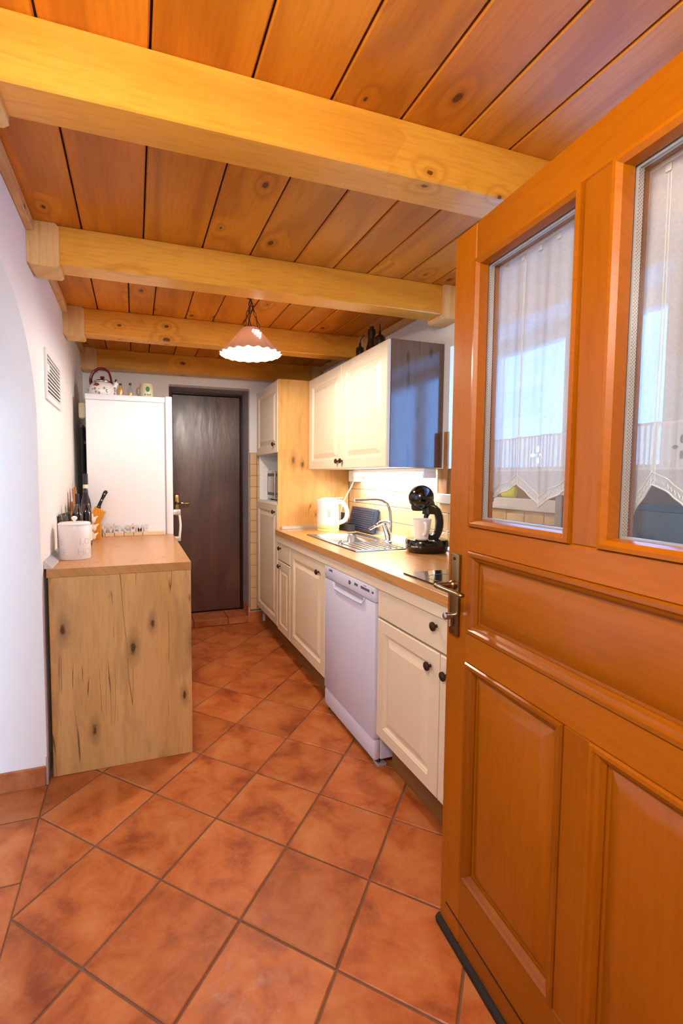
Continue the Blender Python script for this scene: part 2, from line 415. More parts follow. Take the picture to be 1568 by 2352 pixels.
def bez(pts, n=8):
    """Catmull-Rom through points"""
    P = [Vector(p) for p in pts]; out = []
    for i in range(len(P) - 1):
        p0 = P[max(i - 1, 0)]; p1 = P[i]; p2 = P[i + 1]; p3 = P[min(i + 2, len(P) - 1)]
        for k in range(n):
            t = k / n
            out.append(.5 * ((2 * p1) + (-p0 + p2) * t + (2 * p0 - 5 * p1 + 4 * p2 - p3) * t * t + (-p0 + 3 * p1 - 3 * p2 + p3) * t ** 3))
    out.append(P[-1]); return out
def text_bm(txt, size, depth, fn=None, bold=0):
    cu = bpy.data.curves.new('t', 'FONT'); cu.body = txt; cu.size = size; cu.extrude = depth; cu.offset = bold
    cu.align_x = 'CENTER'; cu.resolution_u = 3
    o = bpy.data.objects.new('t', cu); COL.objects.link(o)
    dg = bpy.context.evaluated_depsgraph_get(); me = bpy.data.meshes.new_from_object(o.evaluated_get(dg))
    bpy.data.objects.remove(o); bpy.data.curves.remove(cu)
    g = G(); g.b.from_mesh(me); bpy.data.meshes.remove(me)
    if fn:
        for v in g.b.verts: v.co = fn(v.co)
    return g

# ================================================================== dimensions (metres)
XL, XR, YF, ZC = -.369, 1.573, 3.92, 2.2445     # left wall, right wall, far wall, ceiling
XD, ZW = .990, .902                              # cabinet door fronts, worktop height
YT = 3.236                                       # tall unit's oak side panel
YN = -2.60                                       # where the room opens behind the camera

# ================================================================== THE SETTING
# ---- floor: grout bed and single terracotta tiles laid on the diagonal
g = G(); g.box(-2.4, 1.95, YN, 4.35, -.06, -.004)
floor = struct(g.obj('floor', 'grout', smooth=0), 'terracotta tiled kitchen floor laid on the diagonal', 'floor')
TX, TY, HD = .0589, 1.8892, .2121
for i in range(-4, 8):
    for j in range(-11, 12):
        if (i + j) % 2 == 0: continue
        cx, cy = TX + i * HD, TY + (j) * HD
        poly = [(cx + HD - .0045, cy), (cx, cy + HD - .0045), (cx - HD + .0045, cy), (cx, cy - HD + .0045)]
        poly = clip(poly, XL + .0045, 1.12, -.45, YF - .006)
        if not poly: continue
        mx, my = sum(p[0] for p in poly) / len(poly), sum(p[1] for p in poly) / len(poly)
        if mx < .2 and my > 2.45: continue           # under the island
        t = G(); dz = random.uniform(-.0008, .0008)
        t.prism([(p[0] - mx, p[1] - my) for p in poly], -.012, dz, inset=.003, drop=.0022)
        t.obj('floor_tile', 'terra', floor, smooth=0, world=False, loc=(mx, my, 0))
ys = [2.085, 1.892, 1.592, 1.292, .992, .692, .392, .092, -.208, -.5]
for a, b in zip(ys, ys[1:]):
    for x0, x1 in ((XL + .004, -.665), (-.672, -.97)):
        t = G(); hx, hy = abs(x0 - x1) / 2 - .0035, abs(a - b) / 2 - .0035
        t.prism([(-hx, -hy), (hx, -hy), (hx, hy), (-hx, hy)], -.012, 0, inset=.003, drop=.0022)
        t.obj('floor_tile', 'terra', floor, smooth=0, world=False, loc=((x0 + x1) / 2, (a + b) / 2, 0))

# ---- ceiling: planks running away from the camera, other joints beyond the second beam
g = G(); g.box(-2.4, 1.95, YN, 4.35, ZC + .012, ZC + .06)
ceil = struct(g.obj('ceiling', 'seam', smooth=0), 'orange pine plank ceiling', 'ceiling')
SA = [-.385, -.180, .048, .284, .488, .690, .880, 1.052, 1.235, 1.41, 1.60]
SB = [-.385, -.187, -.015, .118, .306, .472, .655, .832, .977, 1.113, 1.268, 1.42, 1.60]
for seams, y0, y1 in ((SA, -.6, 2.05), (SB, 2.054, 3.93)):
    for a, b in zip(seams, seams[1:]):
        hw = (b - a) / 2 - .0028; hl = (y1 - y0) / 2
        t = G(); t.prism([(-hw, 0.016), (-hw, .004), (-hw + .004, 0), (hw - .004, 0), (hw, .004), (hw, .016)], -hl, hl, 'Y')
        t.obj('ceiling_plank', 'plank', ceil, smooth=0, world=False, loc=((a + b) / 2, (y0 + y1) / 2, ZC))

# ---- left wall with the arched opening
TH = .45
yc, za, ra, rb = 1.50, 1.50, .587, .445
arch = [(yc - ra, 0)] + [(yc - ra * cos(a), za + rb * sin(a)) for a in [pi * k / 28 for k in range(29)]] + [(yc + ra, 0)]
g = G()
def wall_arch(x):
    vs = [g.b.verts.new((x, *p)) for p in arch]; n = len(arch)
    A = g.b.verts.new((x, YN, 0)); B = g.b.verts.new((x, YN, ZC + .012)); C = g.b.verts.new((x, 4.35, ZC + .012)); D = g.b.verts.new((x, 4.35, 0))
    tp = [g.b.verts.new((x, p[0], ZC + .012)) for p in arch[1:-1]]
    for i in range(1, n - 2): g.b.faces.new((vs[i], vs[i + 1], tp[i], tp[i - 1]))
    g.b.faces.new((A, vs[0], vs[1], tp[0], B)); g.b.faces.new((vs[-1], D, C, tp[-1], vs[-2]))
    return vs
a1 = wall_arch(XL); a0 = wall_arch(XL - TH)
for i in range(len(a1) - 1): g.b.faces.new((a1[i], a1[i + 1], a0[i + 1], a0[i]))
wl = struct(g.obj('wall_left', 'plaster', smooth=25), 'white plaster wall with an arched opening', 'wall')
# terracotta skirting on the arch jamb and before the arch
g = G(); g.box(XL - TH, XL - .005, yc + ra - .012, yc + ra, 0, .083, .002)
struct(g.obj('baseboard_left', 'skirt', smooth=0), 'terracotta tile skirting at the foot of the arch jamb', 'baseboard')
g = G(); g.box(XL - .004, XL + .004, yc + ra - .004, yc + ra + .02, 0, .12)
g.obj('edge_strip', 'alu', wl, smooth=0)
# wall of the side room seen through the arch
g = G(); g.box(-2.45, -2.40, YN, 4.35, 0, ZC + .012); struct(g.obj('wall_side_room', 'plaster', smooth=0), 'white wall of the room beyond the arch', 'wall')
g = G(); g.box(-2.40, XL - TH - .001, 2.9, 2.95, 0, ZC + .01); struct(g.obj('wall_side_room_end', 'plaster', smooth=0), 'white end wall of the room beyond the arch', 'wall')

# back wall behind the camera, with an added unseen opening that lets daylight in from the left
g = G()
for b in ((-2.45, -2.2, 0, ZC + .012), (-.75, XR + .02, 0, ZC + .012), (-2.2, -.75, 2.05, ZC + .012), (-2.2, -.75, 0, .35)): g.box(b[0], b[1], YN - .05, YN, b[2], b[3])
struct(g.obj('wall_near', 'plaster', smooth=0), 'white wall behind the camera', 'wall')
# ---- far wall with door opening
DX0, DX1, DZ1 = .275, .940, 2.025
g = G(); YB = 4.32
g.box(XL, DX0, YF, YB, 0, ZC + .012); g.box(DX1, XR + .02, YF, YB, 0, ZC + .012); g.box(DX0, DX1, YF, YB, DZ1, ZC + .012); g.box(DX0, DX1, YB - .02, YB, 0, DZ1)
wf = struct(g.obj('wall_far', 'plaster', smooth=0), 'white plaster end wall above the fridge and round the dark door', 'wall')
# raised sill with tiles
g = G(); g.box(DX0 + .001, DX1 - .001, YF + .004, YB - .021, 0, .046); sill = g.obj('door_step', 'grout', wf, smooth=0)
for a, b in ((DX0, .455), (.455, .752), (.752, DX1)):
    t = G(); t.box(a + .003, b - .003, YF + .002, 4.16, .046, .058, .002); t.obj('step_tile', 'skirt', sill, smooth=0)
    t = G(); t.box(a + .003, b - .003, YF - .008, YF + .003, .002, .054, .002); t.obj('step_tile', 'skirt', sill, smooth=0)
g = G(); g.box(DX1 + .001, 1.06, YF - .012, YF, 0, .095, .002); g.box(DX1 - .010, DX1 - .001, YF + .004, 4.11, .058, .14, .001)
struct(g.obj('baseboard_far', 'skirt', smooth=0), 'terracotta skirting tiles between the dark door and the tall cabinet', 'baseboard')
# beige tile column right of the door
zt = .115; t0 = None
for k in range(14):
    for x0, x1 in ((.948, 1.008), (1.011, 1.109)):
        if x0 > 1.0 and k > 13: continue
        t = G(); t.box(-(x1 - x0) / 2 + .001, (x1 - x0) / 2 - .001, -.006, 0, -.0478, .0478, .0015)
        t.obj('wall_tile', 'walltile', wf, smooth=0, world=False, loc=((x0 + x1) / 2, YF, zt + .049 + k * .0985))
g = G(); g.box(.945, 1.11, YF - .0035, YF, .10, zt + 14 * .0985); g.obj('tile_grout', 'wallgrout', wf, smooth=0)

# ---- right wall with window, backsplash tiles
WY0, WY1, WZ0, WZ1 = 1.02, 2.065, 1.152, 1.97
g = G(); XB = 1.93
g.box(XR, XB, YN, WY0, 0, ZC + .012); g.box(XR, XB, WY1, 4.35, 0, ZC + .012); g.box(XR, XB, WY0, WY1, 0, WZ0); g.box(XR, XB, WY0, WY1, WZ1, ZC + .012)
wr = struct(g.obj('wall_right', 'plaster', smooth=0), 'white plaster wall behind the kitchen units with window', 'wall')
g = G(); g.box(XR - .003, XR, .72, YT - .001, ZW, 1.336); g.obj('tile_grout', 'wallgrout', wr, smooth=0)
yk = YT - .004
while yk > .75:
    for k in range(5):
        z0 = ZW - .001 + k * .0995 + .0; z1 = min(z0 + .0985, 1.336)
        if k == 4: z0, z1 = ZW + 4 * .0995 - .001, 1.336
        if yk - .1 < WY1 + .02 and z1 > 1.151:
            z1 = 1.150
            if z0 > 1.14: continue
        if z1 - z0 < .02: continue
        t = G(); t.box(-.0075, -.001, -.0485, .0485, -(z1 - z0) / 2 + .001, (z1 - z0) / 2 - .001, .0015)
        t.obj('wall_tile', 'walltile', wr, smooth=0, world=False, loc=(XR, yk - .0495, (z0 + z1) / 2))
    yk -= .0995
# window
win = bpy.data.objects.new('window_1', None); COL.objects.link(win); win.location = (XR + .2, (WY0 + WY1) / 2, WZ0); struct(win, 'white casement window in the right wall behind the open door', 'window')
FX = XR + .22
for nm, b in (('window_frame', (FX, FX + .06, WY0, WY0 + .06, 1.205, WZ1)), ('window_frame', (FX, FX + .06, WY1 - .06, WY1, 1.205, WZ1)), ('window_frame', (FX, FX + .06, WY0 + .06, WY1 - .06, WZ1 - .06, WZ1)),
              ('window_frame', (FX, FX + .06, WY0 + .06, WY1 - .06, 1.205, 1.265)), ('mullion', (FX, FX + .06, 1.52, 1.575, 1.265, WZ1 - .06))):
    g = G(); g.box(*b, .004); g.obj(nm, 'whitem', win)
for a, b in ((WY0 + .06, 1.52), (1.575, WY1 - .06)):
    g = G(); g.box(FX + .025, FX + .029, a, b, 1.265, WZ1 - .06); g.obj('pane', 'pane_glass', win, smooth=0)
g = G(); g.box(XR - .03, FX + .06, WY0 - .001, WY1 + .06, 1.152, 1.203, .004); g.obj('window_sill', 'sillm', win)
g = G(); g.box(XR - .012, XR - .001, WY1 - .012, WY1 + .022, 1.205, 1.53, .002); struct(g.obj('trim_1', 'boardwood', smooth=0), 'brown wooden strip beside the window next to the wall unit', 'trim')
# sponge on the sill
g = G(); g.box(1.555, 1.62, 1.585, 1.675, 1.2035, 1.252, .016, 3); tag(g.obj('sponge', 'yellow'), 'yellow sponge on the window sill seen through the door glass', 'sponge')

# ---- ceiling trims along the side walls
for nm, xa, xb, lab in (('trim_2', XL, XL + .026, 'pale pine strip along the left wall under the ceiling'), ('trim_3', XR - .026, XR, 'pale pine strip along the right wall under the ceiling')):
    e = bpy.data.objects.new(nm, None); COL.objects.link(e); e.location = (xa, 0, ZC - .045); struct(e, lab, 'trim')
    for a, b in ((.0, 1.11), (1.25, 1.98), (2.12, 2.89), (3.03, 3.775)):
        g = G(); g.box(xa, xb, a, b, ZC - .042, ZC - .002, .003); g.obj('pine_strip', 'rawpine_y', e, smooth=0)

# ---- beams with boxed pine ends
BZ = 2.1026
bl = ['nearest and largest ceiling beam, passing above the open door', 'second ceiling beam from the camera, in front of the hanging lamp', 'third ceiling beam from the camera, just behind the hanging lamp', 'farthest ceiling beam, against the end wall above the dark door']
for y, lab in zip((1.128, 1.999, 2.9097, 3.7936), bl):
    bt = thing('ceiling_beam', lab, 'beam', (.6, y + .05, BZ), group='pine ceiling beams')
    g = G(); g.box(XL + .001, XR - .001, y, y + .108, BZ, ZC + .001, .004); g.obj('beam', 'beam', bt, smooth=0)
    for x0, x1, cx in ((XL, -.258, 1), (XR - .105, XR, -1)):
        a, b = (x0, x1) if cx == 1 else (x1, x0)
        poly = [(x0 + .0005, ZC - .001), (x0 + .0005, BZ - .012), (x0 + .012, BZ - .020), (x1 - .012, BZ - .020), (x1 - .0005, BZ - .012), (x1 - .0005, ZC - .014), (x1 - .012, ZC - .001)]
        g = G(); g.prism(poly, y - .014, min(y + .122, 3.915), 'Y', inset=.004, drop=.004); g.obj('end_block', 'rawpine', bt, smooth=0, label='pale unvarnished pine end block')

# ---- far door (dark)
d1 = bpy.data.objects.new('door_1', None); COL.objects.link(d1); d1.location = (.61, 4.16, .058); struct(d1, 'dark brown stained flush door at the end of the kitchen', 'door')
g = G(); g.box(.318, .912, 4.165, 4.205, .066, 1.998, .002); g.obj('door_leaf', 'darkdoor', d1)
g = G(); g.box(DX0 + .001, .316, 4.14, 4.215, .058, 2.023, .003); g.obj('door_frame', 'darkframe', d1)
g = G(); g.box(.914, DX1 - .001, 4.14, 4.215, .058, 2.023, .003); g.obj('door_frame', 'darkframe', d1)
g = G(); g.box(.316, .914, 4.14, 4.215, 2.0, 2.023, .003); g.obj('door_frame', 'darkframe', d1)
for b in ((DX0 - .004, DX0, YF - .002, 4.14, .06, DZ1), (DX1 - .006, DX1 + .004, YF - .004, 4.14, .14, DZ1 + .004)):
    g = G(); g.box(*b); g.obj('jamb_lining', 'greyframe', d1, smooth=0)
g = G(); g.box(DX0, DX1, YF - .003, 4.14, DZ1 - .006, DZ1 + .012); g.obj('jamb_lining', 'greyframe', d1, smooth=0)
hp = G(); hp.box(.328, .362, 4.158, 4.166, .93, 1.125, .004, 2); hp = hp.obj('handle_plate', 'brass', d1)
g = G(); g.lathe([(.014, 0), (.014, -.012), (.008, -.016), (.008, -.05)], (.345, 4.158, 1.052), 14, axis='Y')
g.tube(bez([(.345, 4.112, 1.052), (.375, 4.105, 1.055), (.41, 4.106, 1.052), (.455, 4.11, 1.052)], 5), [.007] * 5 + [.009] * 5 + [.008] * 5 + [.004], 10); g.obj('lever', 'brass', hp)
g = G(); g.box(.341, .349, 4.155, 4.159, .955, .985); g.obj('keyhole', 'blackm', hp, smooth=0)

# ================================================================== ENTRY DOOR (open, right foreground)
AL = R(4.6602)
D2 = bpy.data.objects.new('door_2', None); COL.objects.link(D2); D2.location = (.8208, 1.0644, 0); D2.rotation_euler = (0, 0, -(pi / 2 + AL))
struct(D2, 'open varnished orange pine door with two glass panes and raised panels', 'door')
DW, DH, DT = .862, 1.925, .046     # local x: from the free edge to the hinges; local y: depth away from the kitchen aisle
def dbox(nm, mat, b, bev=.0025, parent=D2, label=None):
    g = G(); g.box(*b, bev, 1); return g.obj(nm, mat, parent, world=False, label=label)
ST0, M0, M1, ST1 = .089, .403, .462, DW - .087
dbox('stile', 'door', (0, ST0, 0, DT, .026, DH)); dbox('stile', 'door', (ST1, DW, 0, DT, .026, DH))
dbox('top_rail', 'door_h', (ST0, ST1, 0, DT, 1.835, DH)); dbox('middle_rail', 'door_h', (ST0, ST1, 0, DT, 1.104, 1.168))
dbox('lower_rail', 'door_h', (ST0, ST1, 0, DT, .812, .890)); dbox('bottom_rail', 'door_h', (ST0, ST1, 0, DT, .026, .215))
dbox('mullion', 'door', (M0, M1, 0, DT, 1.168, 1.835)); dbox('mullion', 'door', (M0, M1, 0, DT, .215, .812))
g = G(); g.box(ST0 - .06, ST1, -.002, 0, .089, .092); g.obj('drip_line', 'darkframe', D2, world=False, smooth=0)
# rubber sweep along the bottom
g = G(); g.prism([(-.010, .004), (-.012, .020), (-.004, .030), (DT, .030), (DT, .004)], -.004, DW, 'X'); g.obj('rubber_sweep', 'rubber', D2, world=False)
def frame_ring(x0, x1, z0, z1, prof):
    """ring moulding from nested rectangles: prof = [(inset, depth)]"""
    g = G(); rings = []
    for ins, dep in prof:
        rings.append([(x0 + ins, dep, z0 + ins), (x1 - ins, dep, z0 + ins), (x1 - ins, dep, z1 - ins), (x0 + ins, dep, z1 - ins)])
    g.loops(rings, False, False); return g
for x0, x1 in ((ST0, M0), (M1, ST1)):
    # glazing beads, panes, spacer
    g = frame_ring(x0, x1, 1.168, 1.835, [(0, .02), (0, .0), (.002, -.007), (.010, -.009), (.018, -.002), (.021, .012), (.021, .02), (0, .02)])
    g.obj('glazing_bead', 'door_h', D2, world=False, smooth=25)
    for yy in (.020, .036):
        dbox('pane', 'pane_glass', (x0 + .001, x1 - .001, yy, yy + .003, 1.169, 1.834), 0)
    g = frame_ring(x0, x1, 1.168, 1.835, [(.016, .024), (.0245, .024), (.0245, .035), (.016, .035)])
    g.obj('glass_spacer', 'spacer', D2, world=False, smooth=0)
    g = frame_ring(x0, x1, 1.168, 1.835, [(0, .040), (.020, .040), (.020, .052), (0, .052)]); g.obj('glazing_bead', 'door_h', D2, world=False, smooth=25)
def raised(x0, x1, z0, z1, mat):
    g = frame_ring(x0, x1, z0, z1, [(0, .012), (0, -.001), (.003, -.005), (.011, -.005), (.015, 0), (.021, .003), (.027, .011), (.027, .014)])
    g.obj('panel_moulding', mat, D2, world=False, smooth=20)
    g = G(); rings = []
    for ins, dep in [(.004, .035), (.004, .013), (.034, .015), (.060, .004), (.064, .003)]:
        rings.append([(x0 + ins, dep, z0 + ins), (x1 - ins, dep, z0 + ins), (x1 - ins, dep, z1 - ins), (x0 + ins, dep, z1 - ins)])
    g.loops(rings); g.obj('panel', mat, D2, world=False, smooth=20)
raised(ST0, ST1, .890, 1.104, 'door_h'); raised(ST0, M0, .215, .812, 'door'); raised(M1, ST1, .215, .812, 'door')
# lock plate, lever, thumb turn
pl = G(); pl.box(.022, .062, -.009, 0, .868, 1.090, .003, 2); pl = pl.obj('handle_plate', 'brassold', D2, world=False)
g = G(); g.lathe([(.012, 0), (.012, -.008), (.0085, -.012), (.0085, -.052)], (.042, -.009, 1.006), 16, axis='Y')
g.tube([(.034, -.058, 1.006), (.042, -.061, 1.006), (.075, -.062, 1.006), (.125, -.060, 1.006), (.150, -.058, 1.006), (.154, -.058, 1.006)], [.006, .0085, .0075, .008, .0085, .005], 14, flat=.75); g.obj('lever', 'brassold', pl, world=False)
g = G(); g.lathe([(.0085, 0), (.0085, -.012), (.010, -.014), (.010, -.026), (.007, -.028)], (.042, -.009, .922), 16, axis='Y'); g.box(.0375, .0465, -.022, -.009, .893, .918, .002); g.obj('thumb_turn', 'steel', pl, world=False)
for zz in (1.077, .879):
    g = G(); g.lathe([(.004, 0), (.004, -.002), (.001, -.0022)], (.042, -.009, zz), 10, axis='Y'); g.obj('screw', 'bronze', pl, world=False)
for zz in (.25, 1.7):
    g = G(); g.lathe([(.008, 0), (.008, .09)], (DW + .008, .0, zz), 12); g.obj('hinge', 'brassold', D2, world=False)
# sheer curtains on the far side of the glass
def curtain(x0, x1, valleys, tips, lab):
    e = thing('sheer_curtain', lab, 'curtain', D2.location, D2.rotation_euler[2], 'sheer curtains on the door')
    def low(x):
        pts = sorted([(v, 1.284) for v in valleys] + [(t, 1.226) for t in tips])
        if x <= pts[0][0]: return pts[0][1]
        for (xa, za_), (xb, zb_) in zip(pts, pts[1:]):
            if x <= xb: return za_ + (zb_ - za_) * (x - xa) / (xb - xa)
        return pts[-1][1]
    nx, nz = 96, 40; g = G(); grid = []
    for i in range(nx + 1):
        x = x0 + (x1 - x0) * i / nx; zl = low(x); col = []
        for k in range(nz + 1):
            t = k / nz; z = 1.826 + (zl - 1.826) * t
            w = (.3 + .7 * t)
            y = .068 + .006 * w * sin(2 * pi * (x - x0) / .078 + .8 * sin(3 * t)) + .0025 * sin(2 * pi * (x - x0) / .031 + 1.3 + 2 * t) * w
            col.append(g.b.verts.new((x, y, z)))
        grid.append(col)
    for i in range(nx):
        for k in range(nz): g.b.faces.new((grid[i][k], grid[i + 1][k], grid[i + 1][k + 1], grid[i][k + 1]))
    c = g.obj('cloth', 'sheer', e, world=False, smooth=180)
    # stitched hem and section seams
    g = G()
    def yat(x, z):
        t = (1.826 - z) / (1.826 - low(x)); w = .3 + .7 * t
        return .068 + .006 * w * sin(2 * pi * (x - x0) / .078 + .8 * sin(3 * t)) + .0025 * sin(2 * pi * (x - x0) / .031 + 1.3 + 2 * t) * w
    xs = [x0 + (x1 - x0) * i / nx for i in range(nx + 1)]
    g.tube([(x, yat(x, low(x)), low(x)) for x in xs], .0018, 5); g.obj('hem', 'paper', e, world=False)
    g = G()
    for x in valleys + [x0 + .001, x1 - .001]:
        if x0 <= x <= x1:
            for dx in (-.0025, .0025):
                if x0 <= x + dx <= x1: g.tube([(x + dx, yat(x + dx, z), z) for z in [1.826 + (low(x) - 1.826) * k / 20 for k in range(21)]], .0009, 4)
    g.obj('seam', 'paper', e, world=False)
    # zigzag lace above the hem
    g = G()
    for off in (.010, .017):
        g.tube([(x, yat(x, low(x) + off) - .001, low(x) + off + (.003 * (1 if i % 2 else -1) if off < .012 else .004)) for i, x in enumerate(xs)], .0011, 4)
    g.obj('lace', 'paper', e, world=False)
    k = x0 + .012
    while k < x1 - .005:
        g = G(); g.box(k, k + .010, .0625, .0645, 1.800, 1.828, .0008); g.obj('hanging_loop', 'paper', e, world=False, smooth=0); k += .052
    g = G(); g.tube([(x0 - .02, .058, 1.815), (x1 + .02, .058, 1.815)], .004, 8); g.obj('rod', 'white', e, world=False)
curtain(.055, .372, [.018, .178, .337], [.068, .243, .39], 'white sheer curtain behind the left glass pane of the open door')
curtain(.435, .765, [.42, .504, .664], [.464, .585, .74], 'white sheer curtain behind the right glass pane of the open door')

# ================================================================== KITCHEN RUN (right)
def door_face(y0, y1, z0, z1, x=XD, t=.020, parent=None, name='door', mat='cream', frame=.055, flat=False):
    g = G(); rings = []
    prof = [(0, t), (0, .004), (.004, 0)]
    if not flat:
        w = min(y1 - y0, z1 - z0); f = frame if w > .3 else w * .19; k = 1 if w > .3 else .62
        prof += [(f, 0), (f + .003 * k, .003), (f + .007 * k, .005), (f + .012 * k, .012), (f + .018 * k, .0125), (f + .044 * k, .002), (f + .047 * k, .001)]
    for ins, dep in prof:
        rings.append([(x + dep, y0 + ins, z0 + ins), (x + dep, y1 - ins, z0 + ins), (x + dep, y1 - ins, z1 - ins), (x + dep, y0 + ins, z1 - ins)])
    g.loops(rings); return g.obj(name, mat, parent, smooth=18)
def knob(y, z, parent, x=XD):
    g = G(); g.lathe([(.006, 0), (.005, -.010), (.007, -.014), (.0165, -.016), (.0155, -.021), (.008, -.026), (.001, -.027)], (x, y, z), 16, axis='X')
    return g.obj('knob', 'bronze', parent)
def carcass(g, y0, y1, z0, z1, x0, x1, t=.016, back=True, shelf=(), top=True):
    g.box(x0, x1, y0, y0 + t, z0, z1); g.box(x0, x1, y1 - t, y1, z0, z1); g.box(x0, x1, y0 + t, y1 - t, z0, z0 + t)
    if top: g.box(x0, x1, y0 + t, y1 - t, z1 - t, z1)
    else: g.box(x0, x0 + .06, y0 + t, y1 - t, z1 - t, z1)
    if back: g.box(x1 - .008, x1, y0 + t, y1 - t, z0 + t, z1 - t)
    for s in shelf: g.box(x0, x1 - .008, y0 + t, y1 - t, s, s + t)
XB0, XBK = XD + .0205, XR - .010     # carcass front / back
# tall unit
tu = thing('tall_cabinet', 'tall cream cupboard with oak side panel and open microwave niche', 'cabinet', (1.27, 3.55, .17))
g = G(); carcass(g, YT + .019, 3.846, .17, 1.996, XB0, XBK, shelf=(1.078, 1.466)); g.obj('body', 'whitelam', tu, smooth=0)
g = G(); g.box(XD + .004, XBK, YT, YT + .018, .17, 1.996, .001); g.obj('side_panel', 'oak_tall', tu, smooth=0, label='oak look side panel')
for z0, z1, kz in ((1.466, 1.992, 1.53), (.172, 1.082, 1.025)):
    d = door_face(YT + .006, 3.844, z0, z1, parent=tu); knob(YT + .075, kz, d)
for k in range(9): g = G(); g.lathe([(.0028, 0), (.0028, -.001)], (1.055, 3.846 - .0161, 1.12 + k * .035), 8, axis='Y'); g.obj('shelf_hole', 'greyframe', tu, smooth=0)
# microwave in the niche
mw = thing('microwave_oven', 'silver microwave oven in the niche of the tall cupboard', 'microwave', (1.3, 3.55, 1.0945))
g = G(); g.box(1.075, 1.40, 3.285, 3.79, 1.104, 1.345, .008, 2); g.obj('body', 'steel', mw)
g = G(); g.box(1.066, 1.074, 3.42, 3.785, 1.112, 1.338, .003); dd = g.obj('door', 'steel', mw)
g = G(); g.box(1.0635, 1.066, 3.44, 3.765, 1.135, 1.315, .001); g.obj('dark_frame', 'ovengrey', dd)
g = G(); g.box(1.0615, 1.0635, 3.47, 3.745, 1.16, 1.29, .001); g.obj('window', 'steel', dd)
g = G(); g.tube([(1.035, 3.448, 1.120), (1.035, 3.448, 1.325)], .006, 10)
for z in (1.145, 1.30): g.tube([(1.066, 3.448, z), (1.035, 3.448, z)], .004, 8)
g.obj('handle', 'chrome', dd)
g = G(); g.box(1.066, 1.074, 3.29, 3.415, 1.112, 1.338, .003); g.obj('control_panel', 'blackm', mw)
for y in (3.32, 3.75):
    for x in (1.10, 1.37): g = G(); g.lathe([(.012, 1.0945), (.012, 1.104)], (x, y, 0), 10); g.obj('foot', 'rubber', mw)
# base units
def base_unit(name, lab, y0, y1, top=True):
    t = thing(name, lab, 'cabinet', ((XD + XR) / 2, (y0 + y1) / 2, .15))
    g = G(); carcass(g, y0 + .001, y1 - .001, .15, .858, XB0, XBK, top=top); g.obj('body', 'whitelam', t, smooth=0); return t
u = base_unit('base_cabinet', 'narrow cream base cupboard with one small drawer next to the tall unit', 2.945, YT - .001)
dr = door_face(2.947, YT - .004, .684, .810, parent=u, name='drawer', flat=True); knob(3.155, .773, dr)
dr = door_face(2.947, YT - .004, .160, .676, parent=u); knob(3.165, .642, dr)
u = base_unit('base_cabinet', 'wide cream base cupboard under the sink beside the dishwasher', 2.330, 2.944, False)
dr = door_face(2.336, 2.941, .160, .810, parent=u, frame=.062); knob(2.425, .748, dr)
u = base_unit('base_cabinet', 'cream base cupboard with wide drawer and two doors partly behind the open door', .75, 1.752)
dr = door_face(.753, 1.749, .690, .812, parent=u, name='drawer', flat=True); knob(1.338, .775, dr)
dr = door_face(1.322, 1.749, .160, .682, parent=u, frame=.052); knob(1.368, .622, dr)
dr = door_face(.753, 1.316, .160, .682, parent=u, frame=.055); knob(1.278, .622, dr)
# plinths
g = G(); g.box(1.066, 1.081, 2.335, 3.846, .0, .149); tag(g.obj('kickboard', 'plinthwood', smooth=0), 'brown kickboard below the cupboards from the sink to the tall unit', 'kickboard')
g = G(); g.box(1.066, 1.081, .75, 1.735, .0, .149); tag(g.obj('kickboard', 'plinthwood', smooth=0), 'brown kickboard below the cupboard nearest the open door', 'kickboard')
# dishwasher
dw = thing('dishwasher', 'white freestanding dishwasher between the sink cupboard and the drawer cupboard', 'dishwasher', (1.25, 2.04, 0))
g = G(); g.box(XD + .03, XR - .02, 1.760, 2.318, .03, .85, .004); g.obj('body', 'dw', dw)
g = G(); g.box(XD - .008, XD + .029, 1.757, 2.320, .128, .742, .008, 2); g.obj('door', 'dw', dw)
cp = G(); cp.box(XD - .010, XD + .029, 1.757, 2.320, .745, .8125, .007, 2); cp = cp.obj('control_panel', 'dw', dw)
g = G(); g.box(XD - .005, XD + .029, 1.757, 2.320, .030, .125, .012, 3); g.obj('kick_panel', 'dw', dw)
# grip recess lip under the panel
pts = [(XD - .008, 2.200, .742), (XD - .0125, 2.185, .722), (XD - .014, 2.15, .712), (XD - .014, 1.90, .712), (XD - .0125, 1.865, .722), (XD - .008, 1.850, .742)]
g = G(); g.tube(bez(pts, 5), .0045, 8); g.obj('grip', 'dw', cp)
g = G(); g.box(XD - .0095, XD - .0078, 1.87, 2.18, .728, .742); g.obj('grip_recess', 'greyframe', cp, smooth=0)
FXD = XD - .0102
def dprint(y0, y1, z0, z1, nm='button', mat='dwgrey'):
    g = G(); g.box(FXD - .001, FXD + .001, y0, y1, z0, z1, .0004); g.obj(nm, mat, cp, smooth=0)
for k in range(2): dprint(1.955 - k * .019 - .016, 1.955 - k * .019, .780, .792)
for k in range(5): dprint(1.890 - k * .017 - .015, 1.890 - k * .017, .780, .792)
g = G(); g.lathe([(.010, 0), (.010, -.003), (.008, -.004)], (FXD, 2.005, .782), 14, axis='X'); g.obj('power_knob', 'dwgrey', cp)
g = text_bm('candy', .020, .0006, lambda c: (FXD - .0006 + c.z, 2.235 - c.x, .790 + c.y), .0004); g.obj('lettering', 'dwgrey', cp, smooth=0)
g = text_bm('A+', .014, .0006, lambda c: (FXD - .0006 + c.z, 1.776 - c.x, .782 + c.y), .0006); g.obj('lettering', 'blackm', cp, smooth=0)
g = text_bm('I  II  III  IV', .006, .0004, lambda c: (FXD - .0004 + c.z, 1.85 - c.x, .798 + c.y)); g.obj('lettering', 'dwgrey', cp, smooth=0)
